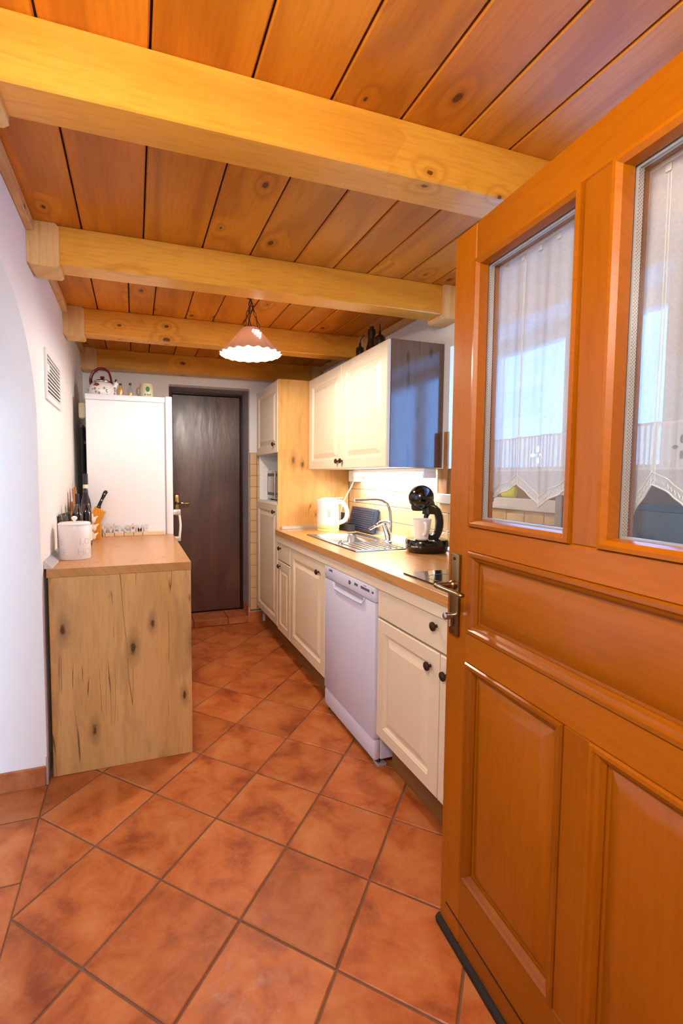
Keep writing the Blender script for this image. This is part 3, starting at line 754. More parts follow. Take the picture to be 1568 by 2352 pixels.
for y in (1.775, 2.30):
    g = G(); g.lathe([(.014, 0), (.014, .012), (.008, .013), (.008, .031)], (XD + .03, y, 0), 12); g.obj('foot', 'rubber', dw)
g = G(); g.box(XD + .015, XD + .06, 1.755, 1.80, 0, .014, .002); tag(g.obj('wedge', 'alu'), 'small pale wedge under the front corner of the dishwasher', 'wedge')

# worktop
wt = thing('worktop', 'oak look worktop along the right wall with cream fascia', 'worktop', (1.27, 2.0, .862))
SX0, SX1, SY0, SY1 = 1.077, 1.462, 2.135, 2.868       # sink outline
g = G()
hx0, hx1, hy0, hy1 = SX0 + .012, SX1 - .012, SY0 + .012, SY1 - .012
for b in ((.975, hx0, .72, YT - .001), (hx1, XR - .009, .72, YT - .001), (hx0, hx1, .72, hy0), (hx0, hx1, hy1, YT - .001)): g.box(*b, .864, ZW)
g.obj('slab', 'oak_top', wt, smooth=0)
g = G(); g.box(.971, .975, .72, YT - .001, .864, ZW, .001); g.obj('front_edge', 'oak_top', wt, smooth=0)
g = G(); g.box(.981, .996, .72, YT - .002, .814, .8635, .001); g.obj('fascia', 'cream', wt, smooth=0)
g = G(); g.box(1.02, XR - .010, YT - .018, YT - .0005, ZW, ZW + .022, .002); g.obj('upstand', 'alu', wt, smooth=0)
g = G(); g.prism([(XR - .009, ZW), (XR - .028, ZW), (XR - .009, ZW + .022)], .74, YT - .02, 'Y'); g.obj('upstand', 'alu', wt, smooth=0)

# sink
sk = thing('kitchen_sink', 'stainless steel sink with ribbed drainer set in the worktop', 'sink', (1.27, 2.5, ZW))
BX0, BX1, BY0, BY1 = 1.12, 1.40, 2.455, 2.825
def rrect(x0, x1, y0, y1, r, z, n=5):
    out = []
    for cx, cy, a0 in ((x1 - r, y1 - r, 0), (x0 + r, y1 - r, pi / 2), (x0 + r, y0 + r, pi), (x1 - r, y0 + r, 1.5 * pi)):
        for k in range(n + 1): a = a0 + pi / 2 * k / n; out.append((cx + r * cos(a), cy + r * sin(a), z))
    return out
g = G(); g.loops([rrect(BX0, BX1, BY0, BY1, .05, ZW + .003), rrect(BX0 + .004, BX1 - .004, BY0 + .004, BY1 - .004, .05, ZW - .004), rrect(BX0 + .012, BX1 - .012, BY0 + .012, BY1 - .012, .05, ZW - .13), rrect(BX0 + .05, BX1 - .05, BY0 + .05, BY1 - .05, .04, ZW - .15)], False, True)
g.obj('bowl', 'steel', sk)
g = G()
o_ = rrect(SX0, SX1, SY0, SY1, .004, ZW + .0008); o2 = rrect(SX0 + .004, SX1 - .004, SY0 + .004, SY1 - .004, .004, ZW + .006); o3 = rrect(SX0 + .012, SX1 - .012, SY0 + .012, SY1 - .012, .004, ZW + .003)
g.loops([o_, o2, o3], False, False)
# flat rim built as strips round the bowl's square hull
Z3 = ZW + .003
for b in ((SX0 + .012, BX0, SY0 + .012, SY1 - .012), (BX1, SX1 - .012, SY0 + .012, SY1 - .012), (BX0, BX1, BY1, SY1 - .012), (BX0, BX1, SY0 + .012, BY0)):
    f = [g.b.verts.new(p) for p in ((b[0], b[2], Z3), (b[1], b[2], Z3), (b[1], b[3], Z3), (b[0], b[3], Z3))]; g.b.faces.new(f)
cr = rrect(BX0, BX1, BY0, BY1, .05, Z3); n = 6
for q, (cx, cy) in enumerate(((BX1, BY1), (BX0, BY1), (BX0, BY0), (BX1, BY0))):
    c = g.b.verts.new((cx, cy, Z3)); vs = [g.b.verts.new(p) for p in cr[q * n:(q + 1) * n]]
    for a, b in zip(vs, vs[1:]): g.b.faces.new((c, a, b))
g.obj('rim', 'steel', sk, smooth=0)
for k in range(8):
    g = G(); x = SX0 + .055 + k * .036; g.tube([(x, SY0 + .05, ZW + .0035), (x, BY0 - .05, ZW + .0035)], .005, 8, flat=.6); g.obj('drainer_rib', 'steel', sk)
g = G(); g.lathe([(.017, ZW + .003), (.017, ZW + .010), (.010, ZW + .012), (.009, ZW + .022), (.001, ZW + .023)], (SX0 + .055, 2.44, 0), 14); g.obj('waste_knob', 'chrome', sk)
g = G(); g.lathe([(.035, ZW - .1495), (.034, ZW - .147), (.02, ZW - .148)], ((BX0 + BX1) / 2, (BY0 + BY1) / 2, 0), 18); g.obj('drain', 'chrome', sk)
# tap, seen side-on: e1 = direction in which its spout reaches
E1 = Vector((.949, -.314, 0)); E2 = Vector((.314, .949, 0))
def uv(o, u, v, z): return (o[0] + E1.x * u + E2.x * v, o[1] + E1.y * u + E2.y * v, z)
TP = (1.425, 2.40)
tp = thing('kitchen_tap', 'chrome single lever tap with long bent spout at the sink', 'tap', (TP[0], TP[1], ZW + .003))
g = G(); g.lathe([(.030, ZW + .003), (.030, ZW + .010), (.024, ZW + .014)], (TP[0], TP[1], 0), 18)
g.tube([uv(TP, 0, 0, .912), uv(TP, -.004, 0, .95), uv(TP, -.018, 0, .99), uv(TP, -.026, 0, 1.012)], [.021, .021, .019, .018], 16); g.obj('body', 'chrome', tp)
g = G(); g.tube(bez([uv(TP, .010, .0, .962), uv(TP, .012, 0, 1.03), uv(TP, .004, 0, 1.10), uv(TP, -.018, 0, 1.140), uv(TP, -.07, 0, 1.158), uv(TP, -.14, 0, 1.156), uv(TP, -.205, 0, 1.152)], 6), .0105, 12); g.obj('spout', 'chrome', tp)
g = G(); g.tube(bez([uv(TP, .0, 0, 1.022), uv(TP, -.035, 0, 1.025), uv(TP, -.08, 0, 1.0), uv(TP, -.118, 0, .978)], 5), [.019] * 5 + [.018] * 5 + [.012] * 5 + [.006], 12, flat=.7); g.obj('lever', 'chrome', tp)

# hob
hb = thing('induction_hob', 'black glass hob in the worktop beside the open door', 'hob', (1.27, 1.32, ZW))
g = G(); g.box(1.02, 1.45, 1.02, 1.603, ZW + .0005, ZW + .006, .002); g.obj('glass_plate', 'glassblack', hb)
for x, y, r in ((1.13, 1.46, .075), (1.34, 1.46, .09), (1.13, 1.18, .09), (1.34, 1.18, .075)):
    g = G(); pts = [(x + r * cos(2 * pi * k / 32), y + r * sin(2 * pi * k / 32), ZW + .0062) for k in range(32)]; g.tube(pts, .0008, 4, True); g.obj('cooking_zone', 'dwgrey', hb)

# ---- upper wall cabinet
wc = thing('wall_cabinet', 'cream two door wall cabinet with dark oak side over the sink', 'cabinet', (1.4, 2.66, 1.342))
UX = 1.230
g = G(); carcass(g, 2.131, YT - .001, 1.343, 1.994, UX + .021, XR - .002); g.obj('body', 'whitelam', wc, smooth=0)
g = G(); g.box(UX + .022, XR - .002, 2.111, 2.130, 1.342, 1.996, .001); g.obj('side_panel', 'oak_dark', wc, smooth=0, label='glossy dark oak side panel')
d = door_face(2.113, 2.664, 1.342, 1.993, UX, parent=wc, frame=.06); knob(2.640, 1.390, d, UX)
d = door_face(2.667, YT - .006, 1.342, 1.993, UX, parent=wc, frame=.06); knob(2.705, 1.390, d, UX)
# light below it
ul = thing('under_cabinet_light', 'glowing white tube light under the wall cabinet', 'light', (1.52, 2.55, 1.30))
g = G(); g.box(1.475, 1.555, 2.135, 2.985, 1.318, 1.341, .003); g.obj('housing', 'white', ul)
g = G(); g.box(1.480, 1.550, 2.15, 2.97, 1.292, 1.3178, .012, 3); g.obj('diffuser', 'tube_light', ul)
for a, b in ((2.135, 2.149), (2.971, 3.00)): g = G(); g.box(1.475, 1.556, a, b, 1.285, 1.318, .003); g.obj('end_cap', 'white', ul)
lamp('under_cabinet_glow', 'AREA', (1.515, 2.56, 1.288), 3.6, (1, .97, .91), (0, 0, 0), shape='RECTANGLE', size=.06, size_y=.80)
g = G(); g.box(1.50, 1.571, 3.02, 3.11, 1.255, 1.336, .004); skt = tag(g.obj('socket_box', 'white'), 'white socket box below the wall cabinet beside the tube light', 'socket')
g = G(); g.tube(bez([(1.51, 3.05, 1.258), (1.50, 3.06, 1.22), (1.47, 3.07, 1.16), (1.45, 3.09, 1.10), (1.44, 3.12, 1.02), (1.45, 3.16, .93), (1.46, 3.16, .9055)], 6), .0042, 8); tag(g.obj('power_cord', 'cord'), 'white cord hanging from the socket box down behind the kettle', 'cord')

# ---- kettle
KX, KY = 1.318, 3.06
kt = thing('electric_kettle', 'white electric kettle with pale lime base in the worktop corner', 'kettle', (KX, KY, ZW))
g = G(); g.lathe([(.078, ZW + .0005), (.080, ZW + .006), (.078, ZW + .018), (.070, ZW + .020)], (KX, KY, 0), 28); g.obj('power_base', 'lime', kt)
g = G(); g.lathe([(.079, ZW + .0205), (.081, ZW + .026), (.080, ZW + .046)], (KX, KY, 0), 28); g.obj('lime_band', 'lime', kt)
def spout(a, h):
    # a lip that grows toward -E1 near the top
    d = cos(a - math.atan2(-E1.y, -E1.x)); t = max(0, (h - (ZW + .15)) / .075)
    return 1 + .28 * t * max(0, d) ** 6
g = G(); g.lathe([(.080, ZW + .0465), (.079, ZW + .09), (.075, ZW + .15), (.071, ZW + .20), (.071, ZW + .222), (.066, ZW + .224)], (KX, KY, 0), 40, wob=spout); g.obj('jug', 'white', kt)
g = G(); g.lathe([(.064, ZW + .2245), (.060, ZW + .233), (.040, ZW + .238), (.001, ZW + .239)], (KX, KY, 0), 28); g.obj('lid', 'white', kt)
O = (KX, KY)
g = G(); g.tube(bez([uv(O, .060, -.01, ZW + .205), uv(O, .095, -.01, ZW + .205), uv(O, .125, -.01, ZW + .17), uv(O, .135, -.01, ZW + .12), uv(O, .118, -.01, ZW + .075), uv(O, .075, -.01, ZW + .055)], 6), .012, 12, flat=1.3); g.obj('handle', 'white', kt)
g = G(); g.box(*(-.011, .011), -.003, .003, -.05, .05, .003, 2); g.xf(Matrix.Translation(uv(O, .0, -.0765, ZW + .135)) @ Matrix.Rotation(-R(18.3), 4, 'Z') @ Matrix.Rotation(R(3), 4, 'X')); g.obj('water_gauge', 'alu', kt)
g = G(); g.tube([uv(O, .075, 0, ZW + .205), uv(O, .078, 0, ZW + .235)], .005, 8); g.box(*(KX + .048, KX + .098), KY - .035, KY - .018, ZW + .234, ZW + .240, .002); g.obj('lid_button', 'white', kt)

# ---- dish rack leaning at the wall + caddy
rk = thing('dish_rack', 'navy ribbed folding dish rack leaning on the beige tiles behind the sink', 'dish rack', (1.52, 2.92, ZW))
g = G(); tilt = Matrix.Translation((1.508, 2.925, ZW + .001)) @ Matrix.Rotation(R(13), 4, 'Y')
g.box(-.012, .006, -.19, .19, .0035, .172, .004); g.xf(tilt); g.obj('board', 'navy', rk)
g = G(); g.box(.010, .018, -.185, .185, .012, .165, .003); g.xf(tilt); g.obj('board', 'navy', rk)
for k in range(10):
    g = G(); g.box(-.017, -.012, -.165, .165, .016 + k * .0148, .023 + k * .0148, .0015); g.xf(tilt); g.obj('rib', 'navy', rk, smooth=0)
cd = thing('cutlery_caddy', 'charcoal plastic caddy in front of the navy dish rack', 'caddy', (1.44, 3.05, ZW))
g = G()
for b in ((1.425, 1.428, 2.945, 3.145, ZW + .003, ZW + .052), (1.472, 1.475, 2.945, 3.145, ZW + .003, ZW + .052), (1.428, 1.472, 2.945, 2.948, ZW + .003, ZW + .052), (1.428, 1.472, 3.142, 3.145, ZW + .003, ZW + .052), (1.428, 1.472, 3.05, 3.053, ZW + .003, ZW + .052), (1.425, 1.475, 2.945, 3.145, ZW + .0003, ZW + .003)): g.box(*b)
g.obj('tray', 'charcoal', cd, smooth=0)
g = G(); g.box(1.455, 1.460, 3.075, 3.14, ZW + .0035, ZW + .125, .001); g.obj('back_plate', 'navy', cd, smooth=0)

# ---- coffee machine with mug
CM = (1.440, 2.047)
cm = thing('coffee_machine', 'black round headed capsule coffee machine on the worktop', 'coffee machine', (CM[0], CM[1], ZW))
def cmx(t): return Matrix.Translation((CM[0], CM[1], ZW)) @ Matrix.Rotation(-R(18.3), 4, 'Z')
def oval(a, b, z, p=2.6, n=36):
    out = []
    for k in range(n):
        t = 2 * pi * k / n; c, s_ = cos(t), sin(t)
        out.append((a * abs(c) ** (2 / p) * (1 if c >= 0 else -1), b * abs(s_) ** (2 / p) * (1 if s_ >= 0 else -1), z))
    return out
g = G(); g.loops([oval(.096, .076, .0005), oval(.104, .085, .012), oval(.107, .090, .035), oval(.107, .090, .058), oval(.102, .085, .068), oval(.095, .078, .070)]); g.xf(cmx(0)); g.obj('base', 'black', cm)
g = G(); g.loops([oval(.032, .040, 0), oval(.034, .043, .004), oval(.032, .040, .006)]); g.xf(cmx(0) @ Matrix.Translation((-.042, -.050, .0702))); g.obj('drip_grid', 'steel', cm)
# C-shaped body: outer and inner outline in the (u,z) plane
outer, inner = [], []
n = 30; UC, ZCn = .026, .150
for k in range(n):
    t = 2 * pi * k / n; c, s_ = cos(t), sin(t)
    ru = .058 if c > 0 else .046; outer.append((UC + ru * c, ZCn + .098 * s_)); inner.append((UC - .004 + .023 * c, ZCn - .002 + .055 * s_))
g = G(); hd = .018
rings = []
for v, ins in ((-hd, .006), (-hd - .0, .006), (-hd + .008, 0), (hd - .008, 0), (hd, .006)):
    rings.append([(UC + (p[0] - UC) * (1 - ins / .05), v, ZCn + (p[1] - ZCn) * (1 - ins / .09)) for p in outer])
rin = []
for v, ins in ((hd, .004), (hd - .008, 0), (-hd + .008, 0), (-hd, .004)):
    rin.append([(UC + (p[0] - UC) * (1 + ins / .03), v, ZCn + (p[1] - ZCn) * (1 + ins / .05)) for p in inner])
g.loops([rings[1]] + rings[2:] + rin + [rings[1]], False, False); g.xf(cmx(0)); g.obj('arm', 'black', cm)
g = G(); prof = [(.0655 * sin(pi * k / 18), -.0655 * cos(pi * k / 18)) for k in range(19)]
g.lathe(prof, (-.033, 0, .284), 28, sy=.92); g.xf(cmx(0)); g.obj('head', 'black', cm)
g = G(); g.loops([[(p[0] + cu, p[1], p[2]) for p in oval(a_, b_, zz, 2.2, 28)] for cu, a_, b_, zz in ((.020, .046, .020, .198), (.014, .040, .024, .215), (.004, .040, .030, .232), (-.008, .046, .040, .250), (-.018, .050, .046, .268))]); g.xf(cmx(0)); g.obj('neck', 'black', cm)
g = G(); g.lathe([(.024, .215), (.030, .225), (.032, .24)], (-.052, 0, 0), 18); g.xf(cmx(0)); g.obj('nozzle', 'blackm', cm)
g = G(); pts = [(-.033 + .048 * cos(a), -.028 * 1, .238 + .010 * sin(a)) for a in (0, .4, .8)]; g.tube([(.0, -.044, .246), (.022, -.036, .240), (.038, -.02, .232)], .0022, 6); g.xf(cmx(0)); g.obj('chrome_trim', 'chrome', cm)
g = text_bm('KRUPS', .010, .0004, lambda c: (c.x * 1 - .083, -.072 - c.z + (c.x) * -.55, .034 + c.y), .0002); g.xf(cmx(0) @ Matrix.Translation((0, -.004, 0))); g.obj('lettering', 'white', cm, smooth=0)
MO = uv(CM, -.042, -.056, 0); MZ = ZW + .0765
mg = thing('mug', 'white tapered mug standing under the coffee machine nozzle', 'mug', (MO[0], MO[1], MZ))
g = G(); g.lathe([(.029, MZ), (.031, MZ + .002), (.046, MZ + .098), (.0475, MZ + .102), (.044, MZ + .101), (.029, MZ + .008), (.001, MZ + .006)], (MO[0], MO[1], 0), 30); g.obj('cup', 'whitem', mg)
g = G(); q = MO; g.tube(bez([uv(q, 0, -.041, MZ + .085), uv(q, 0, -.066, MZ + .082), uv(q, 0, -.070, MZ + .055), uv(q, 0, -.055, MZ + .028), uv(q, 0, -.033, MZ + .026)], 5), .006, 10); g.obj('handle', 'whitem', mg)
# clear jar and cup stack behind the machine
def jar(name, lab, cat, x, y, r, h, matn, lid=None):
    t = thing(name, lab, cat, (x, y, ZW)); z = ZW + .0005
    g = G(); g.lathe([(r * .9, z), (r, z + .006), (r, z + h * .8), (r * .85, z + h), (r * .80, z + h), (r * .95, z + h * .8), (r * .94, z + .01), (.001, z + .008)], (x, y, 0), 22); g.obj('body', matn, t)
    if lid: g = G(); g.lathe([(r * .9, z + h + .0005), (r * .9, z + h + .018), (.001, z + h + .02)], (x, y, 0), 22); g.obj('lid', lid, t)
jar('storage_jar', 'clear jar with translucent lid right behind the coffee machine', 'jar', 1.532, 2.195, .032, .125, 'clear_glass', 'clear_glass')
cs = thing('cup_stack', 'stack of clear plastic cups between the coffee machine and the open door', 'cups', (1.53, 1.905, ZW))
for k in range(4):
    g = G(); z = ZW + .0005 + k * .035; g.lathe([(.022, z), (.031, z + .085), (.030, z + .085), (.0212, z + .002), (.001, z + .002)], (1.53, 1.905, 0), 20); g.obj('cup', 'clear_glass', cs)
g = G(); g.tube(bez([(1.50, 2.075, ZW + .074), (1.52, 2.06, ZW + .082), (1.545, 2.03, ZW + .10), (1.555, 2.02, ZW + .108)], 5), [.0075] * 5 + [.004] * 10 + [.0035], 8, flat=.5); tag(g.obj('spoon', 'white'), 'white plastic spoon lying behind the coffee machine arm', 'spoon')

# ---- dark counter appliance glimpsed through the door panes
ov = thing('countertop_oven', 'dark slate countertop oven seen through the glass of the open door', 'oven', (1.5, 1.0, ZW))
g = G(); g.box(1.462, 1.542, .76, 1.27, ZW + .012, 1.212, .006); g.obj('body', 'ovengrey', ov)
g = G(); g.box(1.455, 1.463, .79, 1.0, ZW + .03, 1.195, .002); g.obj('door', 'glassblack', ov)
g = G(); g.box(1.452, 1.4625, .79, 1.0, ZW + .10, 1.10, .002); g.obj('blue_panel', 'ovenblue', ov)
g = G(); g.box(1.462, 1.543, 1.2705, 1.30, ZW + .0005, 1.2278, .002); g.obj('side_post', 'greyframe', ov, smooth=0)
g = G(); g.box(1.458, 1.543, 1.235, 1.303, 1.228, 1.25, .002); g.obj('post_cap', 'white', ov, smooth=0)
for y in (.8, 1.22): g = G(); g.box(1.47, 1.49, y, y + .02, ZW + .0003, ZW + .0115); g.obj('foot', 'rubber', ov, smooth=0)

# ---- ornaments on top of the wall cabinet
ZU = 1.9945
ml = thing('wooden_mill', 'dark turned wooden bottle standing on the wall cabinet', 'ornament', (1.35, 2.505, ZU))
g = G(); g.lathe([(.030, ZU), (.033, ZU + .02), (.033, ZU + .06), (.022, ZU + .10), (.020, ZU + .125), (.024, ZU + .15), (.022, ZU + .168), (.012, ZU + .172)], (1.35, 2.505, 0), 18); g.obj('body', 'millwood', ml)
g = G(); g.lathe([(.012, ZU + .1722), (.013, ZU + .186), (.001, ZU + .187)], (1.35, 2.505, 0), 14); g.obj('stopper', 'cap', ml)
def flask(x, y, r, zc_, lab, stem):
    t = thing('gourd_flask', lab, 'ornament', (x, y, ZU), group='flasks on the wall cabinet')
    g = G(); g.lathe([(r * .6, ZU), (r * .75, ZU + .01), (r, zc_ - .01), (r * .95, zc_ + .014), (r * .6, zc_ + r * .8), (.008, zc_ + r), (.007, zc_ + r + .02)], (x, y, 0), 18); g.obj('body', 'darkgreen', t)
    g = G(); g.tube(stem, .003, 6); g.obj('stem', 'millwood', t)
flask(1.35, 2.655, .026, ZU + .085, 'small round dark flask with a slanting stem, left of the wooden bottle', [(1.35, 2.655, ZU + .126), (1.35, 2.65, ZU + .150), (1.35, 2.60, ZU + .165)])
flask(1.36, 2.425, .034, ZU + .085, 'larger round dark flask with upright stem, right of the wooden bottle', [(1.36, 2.425, ZU + .135), (1.36, 2.427, ZU + .178)])

# ================================================================== LEFT SIDE
ZI = .903
isl = thing('island_cabinet', 'low oak look cabinet in front of the fridge with a knotty end panel', 'cabinet', (-.06, 2.65, 0))
g = G(); g.box(-.352, .236, 2.127, 2.145, .001, .8655, .0008); g.obj('end_panel', 'oak', isl, smooth=0)
g = G(); carcass(g, 2.147, 3.185, .10, .865, -.350, .205); g.obj('body', 'whitelam', isl, smooth=0)
for a, b in ((2.15, 2.664), (2.668, 3.183)):
    g = G(); g.box(.2065, .2255, a, b, .11, .855, .002); d = g.obj('door', 'oak', isl, smooth=0)
g = G(); g.box(.17, .185, 2.15, 3.18, 0, .099); g.obj('plinth', 'plinthwood', isl, smooth=0)
g = G(); g.box(-.358, .2375, 2.1245, 3.187, .866, ZI, .0012); tag(g.obj('worktop', 'oak_top', smooth=0), 'oak look worktop on the low cabinet beside the fridge', 'worktop')
g = G(); g.prism([(XL + .001, ZI + .0005), (XL + .034, ZI + .0005), (XL + .030, ZI + .006), (XL + .001, ZI + .034)], 2.135, 3.185, 'Y'); tag(g.obj('wall_strip', 'alu', smooth=0), 'grey triangular edging strip between the left wall and the low worktop', 'edging strip')

# fridge
fr = thing('refrigerator', 'tall white fridge freezer standing side-on behind the low cabinet', 'fridge', (-.03, 3.48, 0))
g = G(); g.box(-.290, .190, 3.198, 3.765, .03, 1.775, .004); g.obj('body', 'fridge', fr)
g = G(); g.box(-.292, .196, 3.196, 3.767, 1.776, 1.813, .006, 2); g.obj('top_panel', 'fridge', fr)
for z0, z1 in ((.10, .70), (.706, 1.820)):
    g = G(); g.box(.1985, .243, 3.196, 3.767, z0, z1, .008, 2); d = g.obj('door', 'fridge', fr)
    g = G(); g.box(.1905, .1985, 3.205, 3.76, z0 + .01, z1 - .01); g.obj('door_seal', 'greyframe', d, smooth=0)
    if z1 > 1:
        g = G(); g.box(.2435, .292, 3.206, 3.232, 1.028, 1.065, .004, 2); g.obj('handle_bracket', 'alu', d)
        g = G(); g.box(.2435, .292, 3.206, 3.232, .848, .880, .004, 2); g.obj('handle_bracket', 'alu', d)
        g = G(); g.tube(bez([(.284, 3.219, 1.03), (.291, 3.219, .955), (.284, 3.219, .875)], 6), .008, 10); g.obj('handle_bar', 'white', d)
for x in (-.26, .16):
    for y in (3.23, 3.73): g = G(); g.lathe([(.015, 0), (.015, .03)], (x, y, 0), 10); g.obj('foot', 'rubber', fr)
g = G()
for k in range(16): g.tube([(-.318, 3.24 + k * .032, .55), (-.318, 3.24 + k * .032, 1.62)], .003, 6)
g.box(-.325, -.312, 3.22, 3.75, .55, .57); g.box(-.325, -.312, 3.22, 3.75, 1.60, 1.62); g.box(-.312, -.291, 3.30, 3.32, 1.5, 1.52); g.box(-.312, -.291, 3.65, 3.67, .6, .62)
g.obj('condenser_grid', 'blackm', fr)
g = G(); g.box(-.335, -.294, 3.24, 3.33, 1.66, 1.76, .012, 2); g.obj('rear_bracket', 'beige', fr)

# things on the fridge
ZF = 1.8135
def fpos(u, y): return (u, y)
ek = thing('enamel_kettle', 'floral enamel kettle with maroon handle on top of the fridge', 'kettle', (-.19, 3.30, ZF))
kx, ky = -.192, 3.30
g = G(); g.lathe([(.082, ZF + .0005), (.088, ZF + .012), (.088, ZF + .035), (.080, ZF + .062), (.064, ZF + .082), (.050, ZF + .088)], (kx, ky, 0), 30); g.obj('body', 'floral', ek)
g = G(); g.lathe([(.052, ZF + .0885), (.053, ZF + .094), (.036, ZF + .104), (.001, ZF + .107)], (kx, ky, 0), 26); l_ = g.obj('lid', 'silver', ek)
g = G(); g.lathe([(.006, ZF + .107), (.007, ZF + .112), (.014, ZF + .118), (.013, ZF + .128), (.001, ZF + .131)], (kx, ky, 0), 16); g.obj('lid_knob', 'maroon', l_)
g = G(); g.tube(bez([uv((kx, ky), -.066, -.01, ZF + .060), uv((kx, ky), -.072, -.01, ZF + .11), uv((kx, ky), -.05, -.008, ZF + .158), uv((kx, ky), -.005, -.004, ZF + .178), uv((kx, ky), .042, 0, ZF + .155), uv((kx, ky), .062, 0, ZF + .078)], 6), [.0135] * 6 + [.0125] * 6 + [.011] * 12 + [.009] * 7, 10, flat=.75); g.obj('handle', 'maroon', ek)
g = G(); g.tube(bez([uv((kx, ky), .06, 0, ZF + .045), uv((kx, ky), .085, -.005, ZF + .065), uv((kx, ky), .095, -.008, ZF + .09)], 5), [.018] * 5 + [.014] * 5 + [.010], 12); g.obj('spout', 'floral', ek)
g = G(); g.tube([uv((kx, ky), .090, -.007, ZF + .084), uv((kx, ky), .094, -.008, ZF + .098), uv((kx, ky), .090, -.008, ZF + .108)], [.012, .009, .003], 10); g.obj('spout_whistle', 'maroon', ek)
g = G(); g.lathe([(.016, 0), (.014, -.006), (.004, -.008)], (kx - .03, ky - .077, ZF + .062), 14, axis='Y', sx=.6); g.obj('badge', 'maroon', ek)
def mini(name, lab, x, y, r, h, liq, fill, capm):
    t = thing(name, lab, 'bottle', (x, y, ZF), group='miniature bottles on the fridge'); z = ZF + .0005
    g = G(); g.lathe([(r * .95, z), (r, z + .004), (r, z + h * fill)], (x, y, 0), 18); g.obj('filled_part', liq, t)
    g = G(); g.lathe([(r, z + h * fill + .0003), (r, z + h * .55), (r * .42, z + h * .72), (r * .40, z + h * .85)], (x, y, 0), 18); g.obj('neck', 'clear_glass' if fill < .5 else liq, t)
    g = G(); g.lathe([(r * .48, z + h * .852), (r * .48, z + h), (.001, z + h + .0005)], (x, y, 0), 14); g.obj('cap', capm, t)
mini('miniature_bottle', 'small yellow spirit bottle with dark cap on the fridge', -.080, 3.28, .0165, .086, 'amber', .54, 'cap')
mini('miniature_bottle', 'small clear bottle with amber rest and blue cap on the fridge', -.020, 3.28, .0165, .092, 'amber', .30, 'navy')
sm = thing('stoneware_mug', 'beige stoneware mug with green print on the fridge', 'mug', (.075, 3.28, ZF)); z = ZF + .0005
g = G(); g.lathe([(.045, z), (.047, z + .004), (.046, z + .06), (.042, z + .085), (.039, z + .092), (.036, z + .09), (.040, z + .06), (.001, z + .01)], (.082, 3.28, 0), 26); g.obj('cup', 'beige', sm)
g = G(); g.tube(bez([(.040, 3.30, z + .07), (.024, 3.312, z + .065), (.022, 3.314, z + .03), (.042, 3.30, z + .018)], 5), .0055, 8); g.obj('handle', 'beige', sm)
g = G(); g.lathe([(.013, 0), (.013, -.0015)], (.090, 3.2345, z + .052), 14, axis='Y', sx=1.4); g.xf(Matrix.Identity(4)); g.obj('green_badge', 'green', sm)
for dx in (-.012, .004, .018): g = G(); g.box(.082 + dx, .09 + dx, 3.2325, 3.2342, z + .012, z + .02); g.obj('green_mark', 'green', sm, smooth=0)

# vent grille on the left wall
vg = thing('vent_grille', 'white slatted vent grille on the left wall', 'vent', (XL, 2.49, 1.74))
g = G(); y0, y1, z0, z1 = 2.285, 2.70, 1.632, 1.855
for b in ((y0, y0 + .02, z0, z1), (y1 - .03, y1, z0, z1), (y0 + .02, y1 - .03, z0, z0 + .026), (y0 + .02, y1 - .03, z1 - .022, z1)): g.box(XL + .0005, XL + .010, *b)
g.obj('frame', 'whitem', vg, smooth=0)
g = G(); g.box(XL + .0003, XL + .002, y0 + .02, y1 - .03, z0 + .026, z1 - .022); g.obj('dark_back', 'blackm', vg, smooth=0)
for k in range(10):
    g = G(); zz = z0 + .030 + k * .0172; g.prism([(XL + .003, zz), (XL + .011, zz - .003), (XL + .011, zz + .0035), (XL + .003, zz + .0095)], y0 + .02, y1 - .03, 'Y'); g.obj('slat', 'whitem', vg, smooth=0)
g = G(); g.box(XL + .009, XL + .013, y0 + .012, y0 + .06, 1.755, 1.79, .001); g.obj('slide_tab', 'whitem', vg, smooth=0)

# objects on the low worktop
tn = thing('storage_tin', 'white oval storage tin with knob lid at the front of the low worktop', 'tin', (-.278, 2.385, ZI)); z = ZI + .0005
ta, tb = .0705, .062; TC = (-.275, 2.380)
g = G(); g.lathe([(.97, z), (1, z + .003), (1, z + .158), (.985, z + .160)], (TC[0], TC[1], 0), 36, sx=ta, sy=tb); g.obj('body', 'white', tn)
g = G(); g.lathe([(1.02, z + .1605), (1.02, z + .166), (.9, z + .172), (.3, z + .174), (.01, z + .1745)], (TC[0], TC[1], 0), 36, sx=ta, sy=tb); ld = g.obj('lid', 'white', tn)
g = G(); g.lathe([(.005, z + .174), (.006, z + .179), (.013, z + .187), (.013, z + .194), (.006, z + .200), (.001, z + .201)], (TC[0], TC[1], 0), 16); g.obj('lid_knob', 'white', ld)
def wrap(a0, zz):
    def f(c):
        a = a0 + c.x / .066; k = 1.004 + c.z * 3
        return (TC[0] + ta * k * cos(a), TC[1] + tb * k * sin(a), zz + c.y)
    return f
for tx, a, zz in (('LOVE', -.45, .070), ('HOME', -.45, .022), ('LIVE', -2.75, .070), ('HERE', -2.75, .022)):
    g = text_bm(tx, .042, .0001, wrap(a, z + zz)); g.obj('lettering', 'faint', tn, smooth=0)
